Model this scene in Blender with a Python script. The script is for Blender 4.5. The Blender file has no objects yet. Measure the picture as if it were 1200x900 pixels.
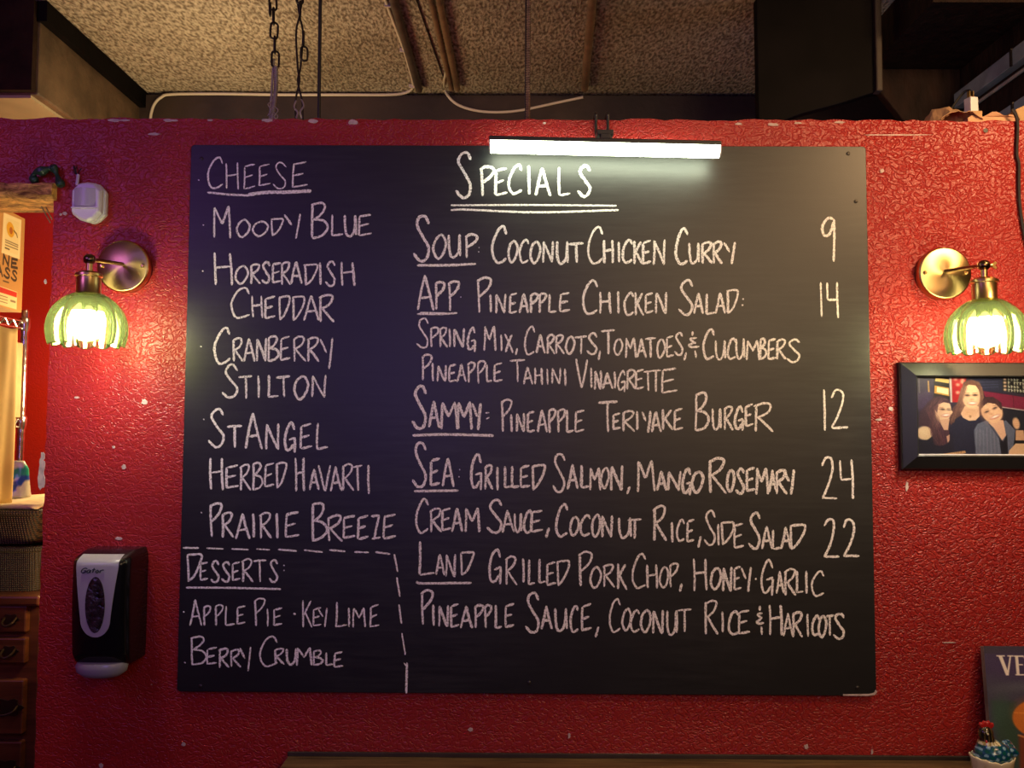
import bpy, bmesh, math, random
import numpy as np
from mathutils import Vector, Matrix

random.seed(7)
R = math.radians
PI = math.pi
scene = bpy.context.scene
col = scene.collection

# ------------------------------------------------------------------ camera
F = 1000.0                                   # focal length in pixels of a 1200 x 900 frame
CAM = Vector((-0.0227, -1.9057, 1.5606))
PITCH, YAW, ROLL = R(3.245), R(-0.3185), R(0.257)
_f = Vector((math.sin(YAW) * math.cos(PITCH), math.cos(YAW) * math.cos(PITCH), math.sin(PITCH)))
_r0 = Vector((math.cos(YAW), -math.sin(YAW), 0))
_u0 = _r0.cross(_f)
RT = math.cos(ROLL) * _r0 + math.sin(ROLL) * _u0
UP = -math.sin(ROLL) * _r0 + math.cos(ROLL) * _u0
FW = _f
cd = bpy.data.cameras.new('camera')
cd.sensor_width = 36.0
cd.lens = 36.0 * F / 1200.0
cd.clip_start = 0.02
cam = bpy.data.objects.new('camera', cd)
col.objects.link(cam)
cam.matrix_world = Matrix(((RT.x, UP.x, -FW.x, CAM.x), (RT.y, UP.y, -FW.y, CAM.y), (RT.z, UP.z, -FW.z, CAM.z), (0, 0, 0, 1)))
scene.camera = cam

# ------------------------------------------------------------------ world, exposure, lamps of the room and added fill lights
scene.view_settings.view_transform = 'Standard'
scene.view_settings.look = 'None'
scene.view_settings.gamma = 1.0
scene.view_settings.use_curve_mapping = False
scene.view_settings.exposure = -0.32
scene.cycles.use_denoising = True
scene.cycles.max_bounces = 8
scene.cycles.transparent_max_bounces = 16
world = bpy.data.worlds.new('World')
scene.world = world
world.use_nodes = True
world.node_tree.nodes['Background'].inputs[0].default_value = (0.10, 0.06, 0.07, 1)
world.node_tree.nodes['Background'].inputs[1].default_value = 0.12


def lamp(name, kind, loc, energy, color, size=0.2, target=None, sy=None, spread=None):
    d = bpy.data.lights.new(name, kind)
    d.energy = energy
    d.color = color
    if kind == 'AREA':
        d.size = size
        if sy:
            d.shape = 'RECTANGLE'
            d.size_y = sy
        if spread:
            d.spread = spread
    else:
        d.shadow_soft_size = size
    o = bpy.data.objects.new(name, d)
    o.location = loc
    if target is not None:
        o.rotation_euler = (Vector(target) - Vector(loc)).to_track_quat('-Z', 'Y').to_euler()
    col.objects.link(o)
    return o


lamp('kitchen_lamp', 'POINT', (-0.90, 0.45, 2.26), 8.5, (1.0, 0.78, 0.42), 0.10)
lamp('pantry_lamp', 'POINT', (-1.25, 0.62, 1.70), 12.0, (1.0, 0.70, 0.34), 0.05)
lamp('drawer_fill_light', 'POINT', (-1.05, 0.165, 1.22), 3.0, (1.0, 0.66, 0.30), 0.03)  # hidden fill added to brighten the drawer fronts
lamp('violet_fill_light', 'AREA', (-1.95, -1.9, 2.5), 4.5, (0.50, 0.18, 1.0), 0.6, (-0.9, 0, 2.0), spread=R(110))  # unseen violet fill from the left, behind the camera
lamp('blue_sheen_light', 'AREA', (-0.48, -2.7, 1.88), 2.8, (0.36, 0.24, 1.0), 0.5, (-0.5, 0, 1.8), spread=R(100))  # unseen blue area light placed for the sheen on the board
lamp('dining_room_light', 'AREA', (1.0, -2.4, 2.3), 9.0, (1.0, 0.66, 0.36), 1.0, (0.8, 0, 2.1), spread=R(100))
lamp('upper_right_fill', 'AREA', (1.40, -1.0, 2.64), 9.0, (1.0, 0.60, 0.28), 0.25, (1.0, 0, 2.10), spread=R(95))  # unseen warm light added to brighten the upper right wall
lamp('tray_blue_fill', 'POINT', (0.92, 0.22, 2.15), 0.8, (0.35, 0.65, 1.0), 0.05)  # blue point light added behind the red wall to tint trays and ceiling


# ------------------------------------------------------------------ helpers
def at(px, py, y):
    """The point on the vertical plane at depth y that photograph pixel (px, py) looks at."""
    d = FW + RT * ((px - 600) / F) + UP * ((450 - py) / F)
    t = (y - CAM.y) / d.y
    return CAM + d * t


def atz(px, py, z):
    d = FW + RT * ((px - 600) / F) + UP * ((450 - py) / F)
    t = (z - CAM.z) / d.z
    return CAM + d * t


def lin(c):
    return tuple(((v / 255) / 12.92 if v / 255 <= 0.04045 else ((v / 255 + 0.055) / 1.055) ** 2.4) for v in c)


class NT:
    def __init__(self, m):
        self.t = m.node_tree
        self.n = self.t.nodes
        self.l = self.t.links

    def new(self, kind, **kw):
        x = self.n.new(kind)
        for k, v in kw.items():
            if k.startswith('_'):
                x.inputs[k[1:].replace('_', ' ')].default_value = v
            else:
                setattr(x, k, v)
        return x

    def link(self, a, b):
        self.l.new(a, b)

    def ramp(self, fac, stops):
        r = self.n.new('ShaderNodeValToRGB')
        e = r.color_ramp.elements
        while len(e) < len(stops):
            e.new(0.5)
        for el, (p, c) in zip(e, stops):
            el.position = p
            el.color = c if len(c) == 4 else (*c, 1)
        self.link(fac, r.inputs[0])
        return r

    def mix(self, fac, a, b):
        x = self.n.new('ShaderNodeMix')
        x.data_type = 'RGBA'
        for s, v in ((x.inputs[0], fac), (x.inputs[6], a), (x.inputs[7], b)):
            if hasattr(v, 'links'):
                self.link(v, s)
            elif isinstance(v, (int, float)):
                s.default_value = v
            else:
                s.default_value = (*v[:3], 1)
        return x.outputs[2]

    def math(self, op, a, b=0.0):
        x = self.n.new('ShaderNodeMath')
        x.operation = op
        for i, v in enumerate((a, b)):
            if hasattr(v, 'links'):
                self.link(v, x.inputs[i])
            else:
                x.inputs[i].default_value = v
        return x.outputs[0]


def mat(name, color, rough=0.5, metal=0.0, vary=0.0, scale=20.0, bump=0.0, bscale=80.0, stretch=(1, 1, 1), detail=6, second=None, coat=0.0, spec=0.5, bdist=0.003, dist=0.0):
    m = bpy.data.materials.new(name)
    m.use_nodes = True
    t = NT(m)
    p = t.n['Principled BSDF']
    p.inputs['Base Color'].default_value = (*color, 1)
    p.inputs['Roughness'].default_value = rough
    p.inputs['Metallic'].default_value = metal
    p.inputs['Coat Weight'].default_value = coat
    p.inputs['Specular IOR Level'].default_value = spec
    if vary or bump:
        tc = t.new('ShaderNodeTexCoord')
        mp = t.new('ShaderNodeMapping')
        mp.inputs['Scale'].default_value = stretch
        t.link(tc.outputs['Object'], mp.inputs[0])
    if vary:
        n = t.new('ShaderNodeTexNoise', _Scale=scale, _Detail=detail, _Distortion=dist)
        t.link(mp.outputs[0], n.inputs['Vector'])
        lo = second or tuple(c * (1 - vary) for c in color)
        hi = tuple(min(1, c * (1 + vary * 0.6)) for c in color)
        r = t.ramp(n.outputs['Fac'], [(0.32, lo), (0.68, hi)])
        t.link(r.outputs[0], p.inputs['Base Color'])
    if bump:
        n2 = t.new('ShaderNodeTexNoise', _Scale=bscale, _Detail=4)
        t.link(mp.outputs[0], n2.inputs['Vector'])
        b = t.new('ShaderNodeBump', _Strength=bump, _Distance=bdist)
        t.link(n2.outputs['Fac'], b.inputs['Height'])
        t.link(b.outputs[0], p.inputs['Normal'])
    return m


def vcol_mat(name, rough=0.4, coat=0.0):
    m = bpy.data.materials.new(name)
    m.use_nodes = True
    t = NT(m)
    p = t.n['Principled BSDF']
    a = t.new('ShaderNodeVertexColor', layer_name='print')
    t.link(a.outputs[0], p.inputs['Base Color'])
    p.inputs['Roughness'].default_value = rough
    p.inputs['Coat Weight'].default_value = coat
    return m


def glow(name, color, strength):
    m = bpy.data.materials.new(name)
    m.use_nodes = True
    t = NT(m)
    t.n.remove(t.n['Principled BSDF'])
    e = t.new('ShaderNodeEmission', _Strength=strength)
    e.inputs[0].default_value = (*color, 1)
    t.link(e.outputs[0], t.n['Material Output'].inputs[0])
    return m


class MB:
    def __init__(self):
        self.v, self.f = [], []

    def add(self, vs, fs):
        k = len(self.v)
        self.v += [tuple(p) for p in vs]
        self.f += [tuple(i + k for i in f) for f in fs]
        return self

    def box(self, c, s, rz=0.0, rot=None):
        m = rot if rot is not None else Matrix.Rotation(rz, 3, 'Z')
        c = Vector(c)
        vs = [c + m @ Vector((x * s[0] / 2, y * s[1] / 2, z * s[2] / 2)) for x in (-1, 1) for y in (-1, 1) for z in (-1, 1)]
        return self.add(vs, [(0, 1, 3, 2), (4, 6, 7, 5), (0, 4, 5, 1), (2, 3, 7, 6), (0, 2, 6, 4), (1, 5, 7, 3)])

    def rings(self, rings, cap=True, closed=True):
        n = len(rings[0])
        vs = [p for r in rings for p in r]
        fs = []
        for i in range(len(rings) - 1):
            for j in range(n if closed else n - 1):
                k = (j + 1) % n
                fs.append((i * n + j, i * n + k, (i + 1) * n + k, (i + 1) * n + j))
        if cap:
            fs.append(tuple(range(n - 1, -1, -1)))
            fs.append(tuple((len(rings) - 1) * n + j for j in range(n)))
        return self.add(vs, fs)

    def tube(self, pts, r, seg=10, cap=True, closed=False):
        pts = [Vector(p) for p in pts]
        n = len(pts)
        rr = r if isinstance(r, (list, tuple)) else [r] * n
        prev = None
        rings = []
        for i in range(n):
            if closed:
                t = pts[(i + 1) % n] - pts[i - 1]
            else:
                t = pts[min(i + 1, n - 1)] - pts[max(i - 1, 0)]
            t.normalize()
            if prev is None:
                a = Vector((0, 0, 1)) if abs(t.z) < 0.9 else Vector((1, 0, 0))
                u = t.cross(a).normalized()
            else:
                u = (prev - t * prev.dot(t)).normalized()
            prev = u
            w = t.cross(u)
            rings.append([pts[i] + (u * math.cos(2 * PI * j / seg) + w * math.sin(2 * PI * j / seg)) * rr[i] for j in range(seg)])
        if closed:
            rings.append(rings[0])
        return self.rings(rings, cap and not closed)

    def lathe(self, prof, c=(0, 0, 0), axis='Z', seg=32, cap=True):
        """prof: list of (radius, height) along the axis"""
        c = Vector(c)
        rings = []
        for r, h in prof:
            ring = []
            for j in range(seg):
                a = 2 * PI * j / seg
                x, y = r * math.cos(a), r * math.sin(a)
                ring.append(c + (Vector((x, y, h)) if axis == 'Z' else Vector((x, -h, y)) if axis == 'Y' else Vector((h, x, y))))
            rings.append(ring)
        return self.rings(rings, cap)

    def prism(self, outline, d):
        """outline: list of 3-D points (a planar polygon), extruded by the vector d"""
        o = [Vector(p) for p in outline]
        d = Vector(d)
        n = len(o)
        fs = [tuple(range(n)), tuple(range(2 * n - 1, n - 1, -1))] + [(j, j + n, (j + 1) % n + n, (j + 1) % n) for j in range(n)]
        return self.add(o + [p + d for p in o], fs)

    def grid(self, fn, nu, nv):
        vs = [fn(i / nu, j / nv) for j in range(nv + 1) for i in range(nu + 1)]
        fs = [(j * (nu + 1) + i, j * (nu + 1) + i + 1, (j + 1) * (nu + 1) + i + 1, (j + 1) * (nu + 1) + i) for j in range(nv) for i in range(nu)]
        return self.add(vs, fs)

    def build(self, name, material, parent=None, smooth=False, bevel=0.0, loc=None, recalc=True, seg=2):
        """links everything collected as ONE mesh object; coordinates are world coordinates, also under a parent"""
        me = bpy.data.meshes.new(name)
        me.from_pydata(self.v, [], self.f)
        if recalc:
            bm = bmesh.new()
            bm.from_mesh(me)
            bmesh.ops.recalc_face_normals(bm, faces=bm.faces)
            bm.to_mesh(me)
            bm.free()
        me.materials.append(material)
        o = bpy.data.objects.new(name, me)
        col.objects.link(o)
        if parent is not None:
            off = Vector((0, 0, 0))
            q = parent
            while q is not None:
                off += Vector(q.location)
                q = q.parent
            me.transform(Matrix.Translation(-off))
            o.parent = parent
        elif loc is not None:
            me.transform(Matrix.Translation(-Vector(loc)))
            o.location = loc
        if smooth:
            for p in me.polygons:
                p.use_smooth = True
            if smooth != 'all':
                md = o.modifiers.new('edges', 'EDGE_SPLIT')
                md.split_angle = R(42)
        if bevel:
            b = o.modifiers.new('bevel', 'BEVEL')
            b.width = bevel
            b.segments = seg
            b.limit_method = 'ANGLE'
            b.angle_limit = R(40)
        return o


def tag(o, label=None, cat=None, group=None, kind=None):
    for k, v in (('label', label), ('category', cat), ('group', group), ('kind', kind)):
        if v:
            o[k] = v
    return o


def empty(name, loc, label, cat, group=None):
    o = bpy.data.objects.new(name, None)
    o.empty_display_size = 0.05
    o.location = loc
    col.objects.link(o)
    return tag(o, label, cat, group)


def smooth_path(pts, n=8):
    """Catmull-Rom through the points"""
    p = [Vector(q) for q in pts]
    if len(p) < 3:
        return p
    p = [p[0] * 2 - p[1]] + p + [p[-1] * 2 - p[-2]]
    out = []
    for i in range(1, len(p) - 2):
        for k in range(n):
            t = k / n
            a, b, c, d = p[i - 1], p[i], p[i + 1], p[i + 2]
            out.append(0.5 * ((2 * b) + (c - a) * t + (2 * a - 5 * b + 4 * c - d) * t * t + (3 * b - a - 3 * c + d) * t ** 3))
    out.append(p[-2])
    return out


def fuse(mb, voxel, smooth_it=2):
    """one continuous skin round everything collected in mb"""
    o = mb.build('fuse', bpy.data.materials[0])
    m = o.modifiers.new('r', 'REMESH')
    m.mode = 'VOXEL'
    m.voxel_size = voxel
    s = o.modifiers.new('s', 'SMOOTH')
    s.iterations = smooth_it
    s.factor = 0.5
    dg = bpy.context.evaluated_depsgraph_get()
    me = o.evaluated_get(dg).to_mesh()
    out = MB()
    out.v = [tuple(v.co) for v in me.vertices]
    out.f = [tuple(p.vertices) for p in me.polygons]
    bpy.data.objects.remove(o)
    return out


def paint_points(o, fn):
    """a colour per vertex from fn(co) in 0..255 sRGB"""
    me = o.data
    a = me.color_attributes.new('print', 'FLOAT_COLOR', 'POINT')
    for i, v in enumerate(me.vertices):
        a.data[i].color = (*lin(fn(v.co)), 1)


class Print:
    """a flat picture, painted with soft-edged polygons and ellipses on a fine sheet"""
    def __init__(self, x0, y0, x1, y1, w, h, bg):
        self.b = (x0, y0, x1, y1)
        self.w, self.h = w, h
        xs = np.linspace(x0, x1, w + 1)
        ys = np.linspace(y0, y1, h + 1)
        self.X, self.Y = np.meshgrid(xs, ys)
        self.C = np.zeros((h + 1, w + 1, 3)) + np.array(bg, float)
        self.px = (x1 - x0) / w

    def _put(self, m, c, a=1.0):
        m = (np.clip(m, 0, 1) * a)[..., None]
        self.C = self.C * (1 - m) + np.array(c, float) * m

    def ell(self, cx, cy, rx, ry, c, rot=0, soft=1.5, a=1.0):
        q = R(rot)
        dx, dy = self.X - cx, self.Y - cy
        u, v = dx * math.cos(q) + dy * math.sin(q), -dx * math.sin(q) + dy * math.cos(q)
        d = (1 - np.sqrt((u / rx) ** 2 + (v / ry) ** 2)) * min(rx, ry)
        self._put(d / (soft * self.px) + 0.5, c, a)

    def poly(self, pts, c, soft=1.2, a=1.0):
        X, Y = self.X, self.Y
        inside = np.zeros(X.shape, bool)
        dist = np.full(X.shape, 1e9)
        n = len(pts)
        for i in range(n):
            x1, y1 = pts[i]
            x2, y2 = pts[(i + 1) % n]
            cond = (y1 > Y) != (y2 > Y)
            inside ^= cond & (X < (x2 - x1) * (Y - y1) / ((y2 - y1) or 1e-9) + x1)
            L = max((x2 - x1) ** 2 + (y2 - y1) ** 2, 1e-9)
            t = np.clip(((X - x1) * (x2 - x1) + (Y - y1) * (y2 - y1)) / L, 0, 1)
            dist = np.minimum(dist, np.hypot(X - x1 - t * (x2 - x1), Y - y1 - t * (y2 - y1)))
        self._put(np.where(inside, dist, -dist) / (soft * self.px) + 0.5, c, a)

    def line(self, pts, wd, c, a=1.0):
        X, Y = self.X, self.Y
        dist = np.full(X.shape, 1e9)
        for (x1, y1), (x2, y2) in zip(pts, pts[1:]):
            L = max((x2 - x1) ** 2 + (y2 - y1) ** 2, 1e-9)
            t = np.clip(((X - x1) * (x2 - x1) + (Y - y1) * (y2 - y1)) / L, 0, 1)
            dist = np.minimum(dist, np.hypot(X - x1 - t * (x2 - x1), Y - y1 - t * (y2 - y1)))
        self._put((wd / 2 - dist) / self.px + 0.5, c, a)

    def grain(self, amt, seed=1):
        g = np.random.default_rng(seed).normal(0, amt, self.C.shape[:2])
        self.C = np.clip(self.C + g[..., None], 0, 255)

    def build(self, name, fn, material, parent):
        """fn(x, y) -> world point"""
        mb = MB()
        mb.grid(lambda u, v: fn(self.b[0] + u * (self.b[2] - self.b[0]), self.b[1] + v * (self.b[3] - self.b[1])), self.w, self.h)
        o = mb.build(name, material, parent, recalc=False)
        a = o.data.color_attributes.new('print', 'FLOAT_COLOR', 'POINT')
        C = self.C.reshape(-1, 3) / 255
        L = np.where(C <= 0.04045, C / 12.92, ((C + 0.055) / 1.055) ** 2.4)
        a.data.foreach_set('color', np.concatenate([L, np.ones((len(L), 1))], 1).astype(np.float32).ravel())
        return o


# ------------------------------------------------------------------ materials
def red_wall_mat(name, base, dark, bumps=1.0):
    m = bpy.data.materials.new(name)
    m.use_nodes = True
    t = NT(m)
    p = t.n['Principled BSDF']
    tc = t.new('ShaderNodeTexCoord')
    n1 = t.new('ShaderNodeTexNoise', _Scale=3.0, _Detail=5)
    t.link(tc.outputs['Object'], n1.inputs['Vector'])
    c = t.ramp(n1.outputs['Fac'], [(0.3, dark), (0.7, base)]).outputs[0]
    # bare flecks where the paint is knocked off
    vo = t.new('ShaderNodeTexVoronoi', _Scale=11.0)
    nz = t.new('ShaderNodeTexNoise', _Scale=160.0, _Detail=2)
    t.link(tc.outputs['Object'], vo.inputs['Vector'])
    t.link(tc.outputs['Object'], nz.inputs['Vector'])
    sep = t.new('ShaderNodeSeparateColor')
    t.link(vo.outputs['Color'], sep.inputs[0])
    pick = t.math('GREATER_THAN', sep.outputs[0], 0.80)
    lim = t.math('MULTIPLY', nz.outputs['Fac'], 0.042)
    near = t.math('LESS_THAN', vo.outputs['Distance'], lim)
    c = t.mix(t.math('MULTIPLY', pick, near), c, (0.52, 0.34, 0.31))
    t.link(c, p.inputs['Base Color'])
    p.inputs['Roughness'].default_value = 0.36
    p.inputs['Specular IOR Level'].default_value = 0.45
    # trowelled, knocked-down plaster under the paint
    mp = t.new('ShaderNodeMapping')
    mp.inputs['Scale'].default_value = (0.85, 1, 1.1)
    t.link(tc.outputs['Object'], mp.inputs[0])
    a = t.new('ShaderNodeTexNoise', _Scale=80.0, _Detail=1.5, _Distortion=0.35)
    b = t.new('ShaderNodeTexNoise', _Scale=190.0, _Detail=3, _Distortion=0.5)
    k = t.new('ShaderNodeTexNoise', _Scale=1.8, _Detail=2)
    for q in (a, b, k):
        t.link(mp.outputs[0], q.inputs['Vector'])
    # flat blobs parted by narrow worm-like grooves
    gap = t.math('ABSOLUTE', t.math('SUBTRACT', a.outputs['Fac'], 0.5))
    ra = t.ramp(gap, [(0.0, (0, 0, 0)), (0.075, (1, 1, 1))])
    h = t.math('ADD', t.math('MULTIPLY', ra.outputs[0], 0.55), t.math('MULTIPLY', b.outputs['Fac'], 0.75))
    amp = t.ramp(k.outputs['Fac'], [(0.35, (0.45, 0.45, 0.45)), (0.65, (1, 1, 1))])
    sx = t.new('ShaderNodeSeparateXYZ')
    t.link(tc.outputs['Object'], sx.inputs[0])
    side = t.math('ADD', t.math('MULTIPLY', sx.outputs[0], 0.30), 0.70)      # trowelled smoother towards the left
    h = t.math('MULTIPLY', t.math('MULTIPLY', h, amp.outputs[0]), side)
    bp = t.new('ShaderNodeBump', _Strength=0.8, _Distance=0.0052 * bumps)
    t.link(h, bp.inputs['Height'])
    t.link(bp.outputs[0], p.inputs['Normal'])
    return m


def popcorn_mat():
    m = bpy.data.materials.new('ceiling_texture')
    m.use_nodes = True
    t = NT(m)
    p = t.n['Principled BSDF']
    tc = t.new('ShaderNodeTexCoord')
    n1 = t.new('ShaderNodeTexNoise', _Scale=120.0, _Detail=4)
    n2 = t.new('ShaderNodeTexNoise', _Scale=2.5, _Detail=4)
    mp = t.new('ShaderNodeMapping')
    mp.inputs['Scale'].default_value = (1, 0.5, 1)
    t.link(tc.outputs['Object'], mp.inputs[0])
    t.link(mp.outputs[0], n1.inputs['Vector'])
    t.link(tc.outputs['Object'], n2.inputs['Vector'])
    c1 = t.ramp(n1.outputs['Fac'], [(0.36, (0.17, 0.13, 0.085)), (0.62, (0.60, 0.53, 0.40))])
    c2 = t.ramp(n2.outputs['Fac'], [(0.3, (0.62, 0.60, 0.56)), (0.7, (1, 1, 1))])
    mx = t.n.new('ShaderNodeMix')
    mx.data_type = 'RGBA'
    mx.blend_type = 'MULTIPLY'
    mx.inputs[0].default_value = 1
    t.link(c1.outputs[0], mx.inputs[6])
    t.link(c2.outputs[0], mx.inputs[7])
    t.link(mx.outputs[2], p.inputs['Base Color'])
    p.inputs['Roughness'].default_value = 0.9
    bp = t.new('ShaderNodeBump', _Strength=0.9, _Distance=0.009)
    t.link(n1.outputs['Fac'], bp.inputs['Height'])
    t.link(bp.outputs[0], p.inputs['Normal'])
    return m


def board_mat():
    m = bpy.data.materials.new('blackboard_paint')
    m.use_nodes = True
    t = NT(m)
    p = t.n['Principled BSDF']
    tc = t.new('ShaderNodeTexCoord')
    mp = t.new('ShaderNodeMapping')
    mp.inputs['Scale'].default_value = (1.2, 1, 14)
    t.link(tc.outputs['Object'], mp.inputs[0])
    n1 = t.new('ShaderNodeTexNoise', _Scale=6.0, _Detail=7, _Roughness=0.65)
    t.link(mp.outputs[0], n1.inputs['Vector'])
    n2 = t.new('ShaderNodeTexNoise', _Scale=2.0, _Detail=3)
    t.link(tc.outputs['Object'], n2.inputs['Vector'])
    wipe = t.math('MULTIPLY', t.ramp(n1.outputs['Fac'], [(0.40, (0, 0, 0)), (0.75, (1, 1, 1))]).outputs[0], t.ramp(n2.outputs['Fac'], [(0.4, (0.15, 0.15, 0.15)), (0.65, (1, 1, 1))]).outputs[0])
    c = t.mix(wipe, (0.008, 0.008, 0.0085), (0.028, 0.028, 0.028))
    t.link(c, p.inputs['Base Color'])
    p.inputs['Roughness'].default_value = 0.43
    p.inputs['Specular IOR Level'].default_value = 0.55
    n3 = t.new('ShaderNodeTexNoise', _Scale=420.0, _Detail=2)
    t.link(tc.outputs['Object'], n3.inputs['Vector'])
    bp = t.new('ShaderNodeBump', _Strength=0.25, _Distance=0.0006)
    t.link(n3.outputs['Fac'], bp.inputs['Height'])
    t.link(bp.outputs[0], p.inputs['Normal'])
    return m


def chalk_mat():
    m = bpy.data.materials.new('white_chalk')
    m.use_nodes = True
    t = NT(m)
    p = t.n['Principled BSDF']
    tc = t.new('ShaderNodeTexCoord')
    n1 = t.new('ShaderNodeTexNoise', _Scale=330.0, _Detail=3)
    t.link(tc.outputs['Object'], n1.inputs['Vector'])
    c = t.ramp(n1.outputs['Fac'], [(0.30, (0.18, 0.18, 0.175)), (0.50, (0.94, 0.92, 0.89))])
    t.link(c.outputs[0], p.inputs['Base Color'])
    p.inputs['Roughness'].default_value = 0.95
    p.inputs['Specular IOR Level'].default_value = 0.1
    return m


def wood_mat(name, a, b, rough=0.5, scale=6.0, stretch=(1, 6, 6), bump=0.15, spec=0.4):
    m = bpy.data.materials.new(name)
    m.use_nodes = True
    t = NT(m)
    p = t.n['Principled BSDF']
    tc = t.new('ShaderNodeTexCoord')
    mp = t.new('ShaderNodeMapping')
    mp.inputs['Scale'].default_value = stretch
    t.link(tc.outputs['Object'], mp.inputs[0])
    n = t.new('ShaderNodeTexNoise', _Scale=scale, _Detail=8, _Roughness=0.7, _Distortion=0.6)
    t.link(mp.outputs[0], n.inputs['Vector'])
    r = t.ramp(n.outputs['Fac'], [(0.35, a), (0.65, b)])
    t.link(r.outputs[0], p.inputs['Base Color'])
    p.inputs['Roughness'].default_value = rough
    p.inputs['Specular IOR Level'].default_value = spec
    bp = t.new('ShaderNodeBump', _Strength=bump, _Distance=0.004)
    t.link(n.outputs['Fac'], bp.inputs['Height'])
    t.link(bp.outputs[0], p.inputs['Normal'])
    return m


def shade_glass_mat():
    m = bpy.data.materials.new('green_ribbed_glass')
    m.use_nodes = True
    t = NT(m)
    t.n.remove(t.n['Principled BSDF'])
    lw = t.new('ShaderNodeLayerWeight', _Blend=0.35)
    tint = t.ramp(lw.outputs['Facing'], [(0.05, (0.90, 0.92, 0.78)), (0.50, (0.70, 0.76, 0.40)), (0.95, (0.30, 0.38, 0.08))])
    tr = t.new('ShaderNodeBsdfTransparent')
    t.link(tint.outputs[0], tr.inputs[0])
    tl = t.new('ShaderNodeBsdfTranslucent')
    tl.inputs[0].default_value = (0.60, 0.72, 0.26, 1)
    gl = t.new('ShaderNodeBsdfGlossy', _Roughness=0.08)
    gl.inputs[0].default_value = (0.9, 1.0, 0.8, 1)
    m1 = t.new('ShaderNodeMixShader', _Fac=0.03)
    t.link(tr.outputs[0], m1.inputs[1])
    t.link(tl.outputs[0], m1.inputs[2])
    fr = t.new('ShaderNodeFresnel', _IOR=1.5)
    m2 = t.new('ShaderNodeMixShader')
    t.link(fr.outputs[0], m2.inputs[0])
    t.link(m1.outputs[0], m2.inputs[1])
    t.link(gl.outputs[0], m2.inputs[2])
    t.link(m2.outputs[0], t.n['Material Output'].inputs[0])
    return m


def weave_mat(name, a, b, sx=90, sz=70):
    m = bpy.data.materials.new(name)
    m.use_nodes = True
    t = NT(m)
    p = t.n['Principled BSDF']
    tc = t.new('ShaderNodeTexCoord')
    w1 = t.new('ShaderNodeTexWave', bands_direction='X', _Scale=sx / 6.28, _Distortion=0.6)
    w2 = t.new('ShaderNodeTexWave', bands_direction='Z', _Scale=sz / 6.28, _Distortion=0.6)
    t.link(tc.outputs['Object'], w1.inputs[0])
    t.link(tc.outputs['Object'], w2.inputs[0])
    h = t.math('MULTIPLY', w1.outputs['Fac'], w2.outputs['Fac'])
    r = t.ramp(h, [(0.08, a), (0.5, b)])
    t.link(r.outputs[0], p.inputs['Base Color'])
    p.inputs['Roughness'].default_value = 0.6
    bp = t.new('ShaderNodeBump', _Strength=0.8, _Distance=0.004)
    t.link(h, bp.inputs['Height'])
    t.link(bp.outputs[0], p.inputs['Normal'])
    return m


M = {}
M['wall'] = red_wall_mat('red_plaster', (0.37, 0.021, 0.017), (0.29, 0.014, 0.013))
M['wall_deep'] = red_wall_mat('deep_red_plaster', (0.56, 0.026, 0.010), (0.46, 0.018, 0.008), 0.8)
M['ceil'] = popcorn_mat()
M['board'] = board_mat()
M['chalk'] = chalk_mat()
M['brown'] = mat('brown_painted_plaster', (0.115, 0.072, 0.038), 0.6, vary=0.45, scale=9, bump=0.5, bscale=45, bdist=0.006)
M['darkbrown'] = mat('dark_brown_paint', (0.035, 0.022, 0.014), 0.6, vary=0.4, scale=7, bump=0.4, bscale=40, bdist=0.004)
M['near_black'] = mat('near_black_paint', (0.004, 0.003, 0.003), 0.7, spec=0.08, vary=0.4, scale=9, bump=0.3, bscale=50)  # nearly black, with random tone
M['rust'] = mat('dark_red_brown_plaster', (0.016, 0.007, 0.005), 0.7, spec=0.15, vary=0.5, scale=30, bump=0.8, bscale=60, bdist=0.006, stretch=(1, 1, 0.4))
M['tan'] = mat('tan_board', (0.42, 0.34, 0.20), 0.7, vary=0.2, scale=6)
M['floor'] = wood_mat('floor_wood', (0.06, 0.035, 0.02), (0.13, 0.08, 0.045), stretch=(6, 1, 6))
M['plaster'] = mat('bare_plaster', (0.56, 0.44, 0.40), 0.9, vary=0.25, scale=60)
M['brass'] = mat('brushed_brass', (0.62, 0.42, 0.17), 0.30, 1.0, bump=0.12, bscale=60, stretch=(3, 3, 30), bdist=0.0008)
M['darkbrass'] = mat('dark_bronze', (0.20, 0.13, 0.07), 0.25, 1.0)
M['glass'] = shade_glass_mat()
M['bulb'] = glow('lit_bulb', (1.0, 0.88, 0.66), 145.0)
M['led'] = glow('lit_diffuser', (0.90, 1.0, 0.70), 32.0)
M['black_metal'] = mat('black_metal', (0.02, 0.02, 0.02), 0.45, 0.0)
M['black_gloss'] = mat('glossy_black_plastic', (0.006, 0.006, 0.007), 0.18, 0.0, spec=0.5)
M['grey_plastic'] = mat('silver_grey_plastic', (0.42, 0.42, 0.43), 0.30)
M['tray_plastic'] = mat('frosted_grey_plastic', (0.30, 0.29, 0.31), 0.25)
M['smoke_window'] = mat('smoky_clear_window', (0.035, 0.025, 0.03), 0.08, vary=0.9, scale=60, bump=1.0, bscale=60, bdist=0.008)
M['ink'] = mat('blue_black_ink', (0.02, 0.025, 0.06), 0.5)
M['white_plastic'] = mat('white_plastic', (0.72, 0.70, 0.72), 0.4)
M['grey_lens'] = mat('grey_sensor_lens', (0.50, 0.48, 0.52), 0.35, bump=0.3, bscale=300, bdist=0.001)
M['frame'] = mat('black_satin_frame', (0.016, 0.016, 0.017), 0.38)
M['print'] = vcol_mat('photo_print', 0.35, 0.1)
M['canvas'] = vcol_mat('printed_canvas', 0.6)
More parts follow.
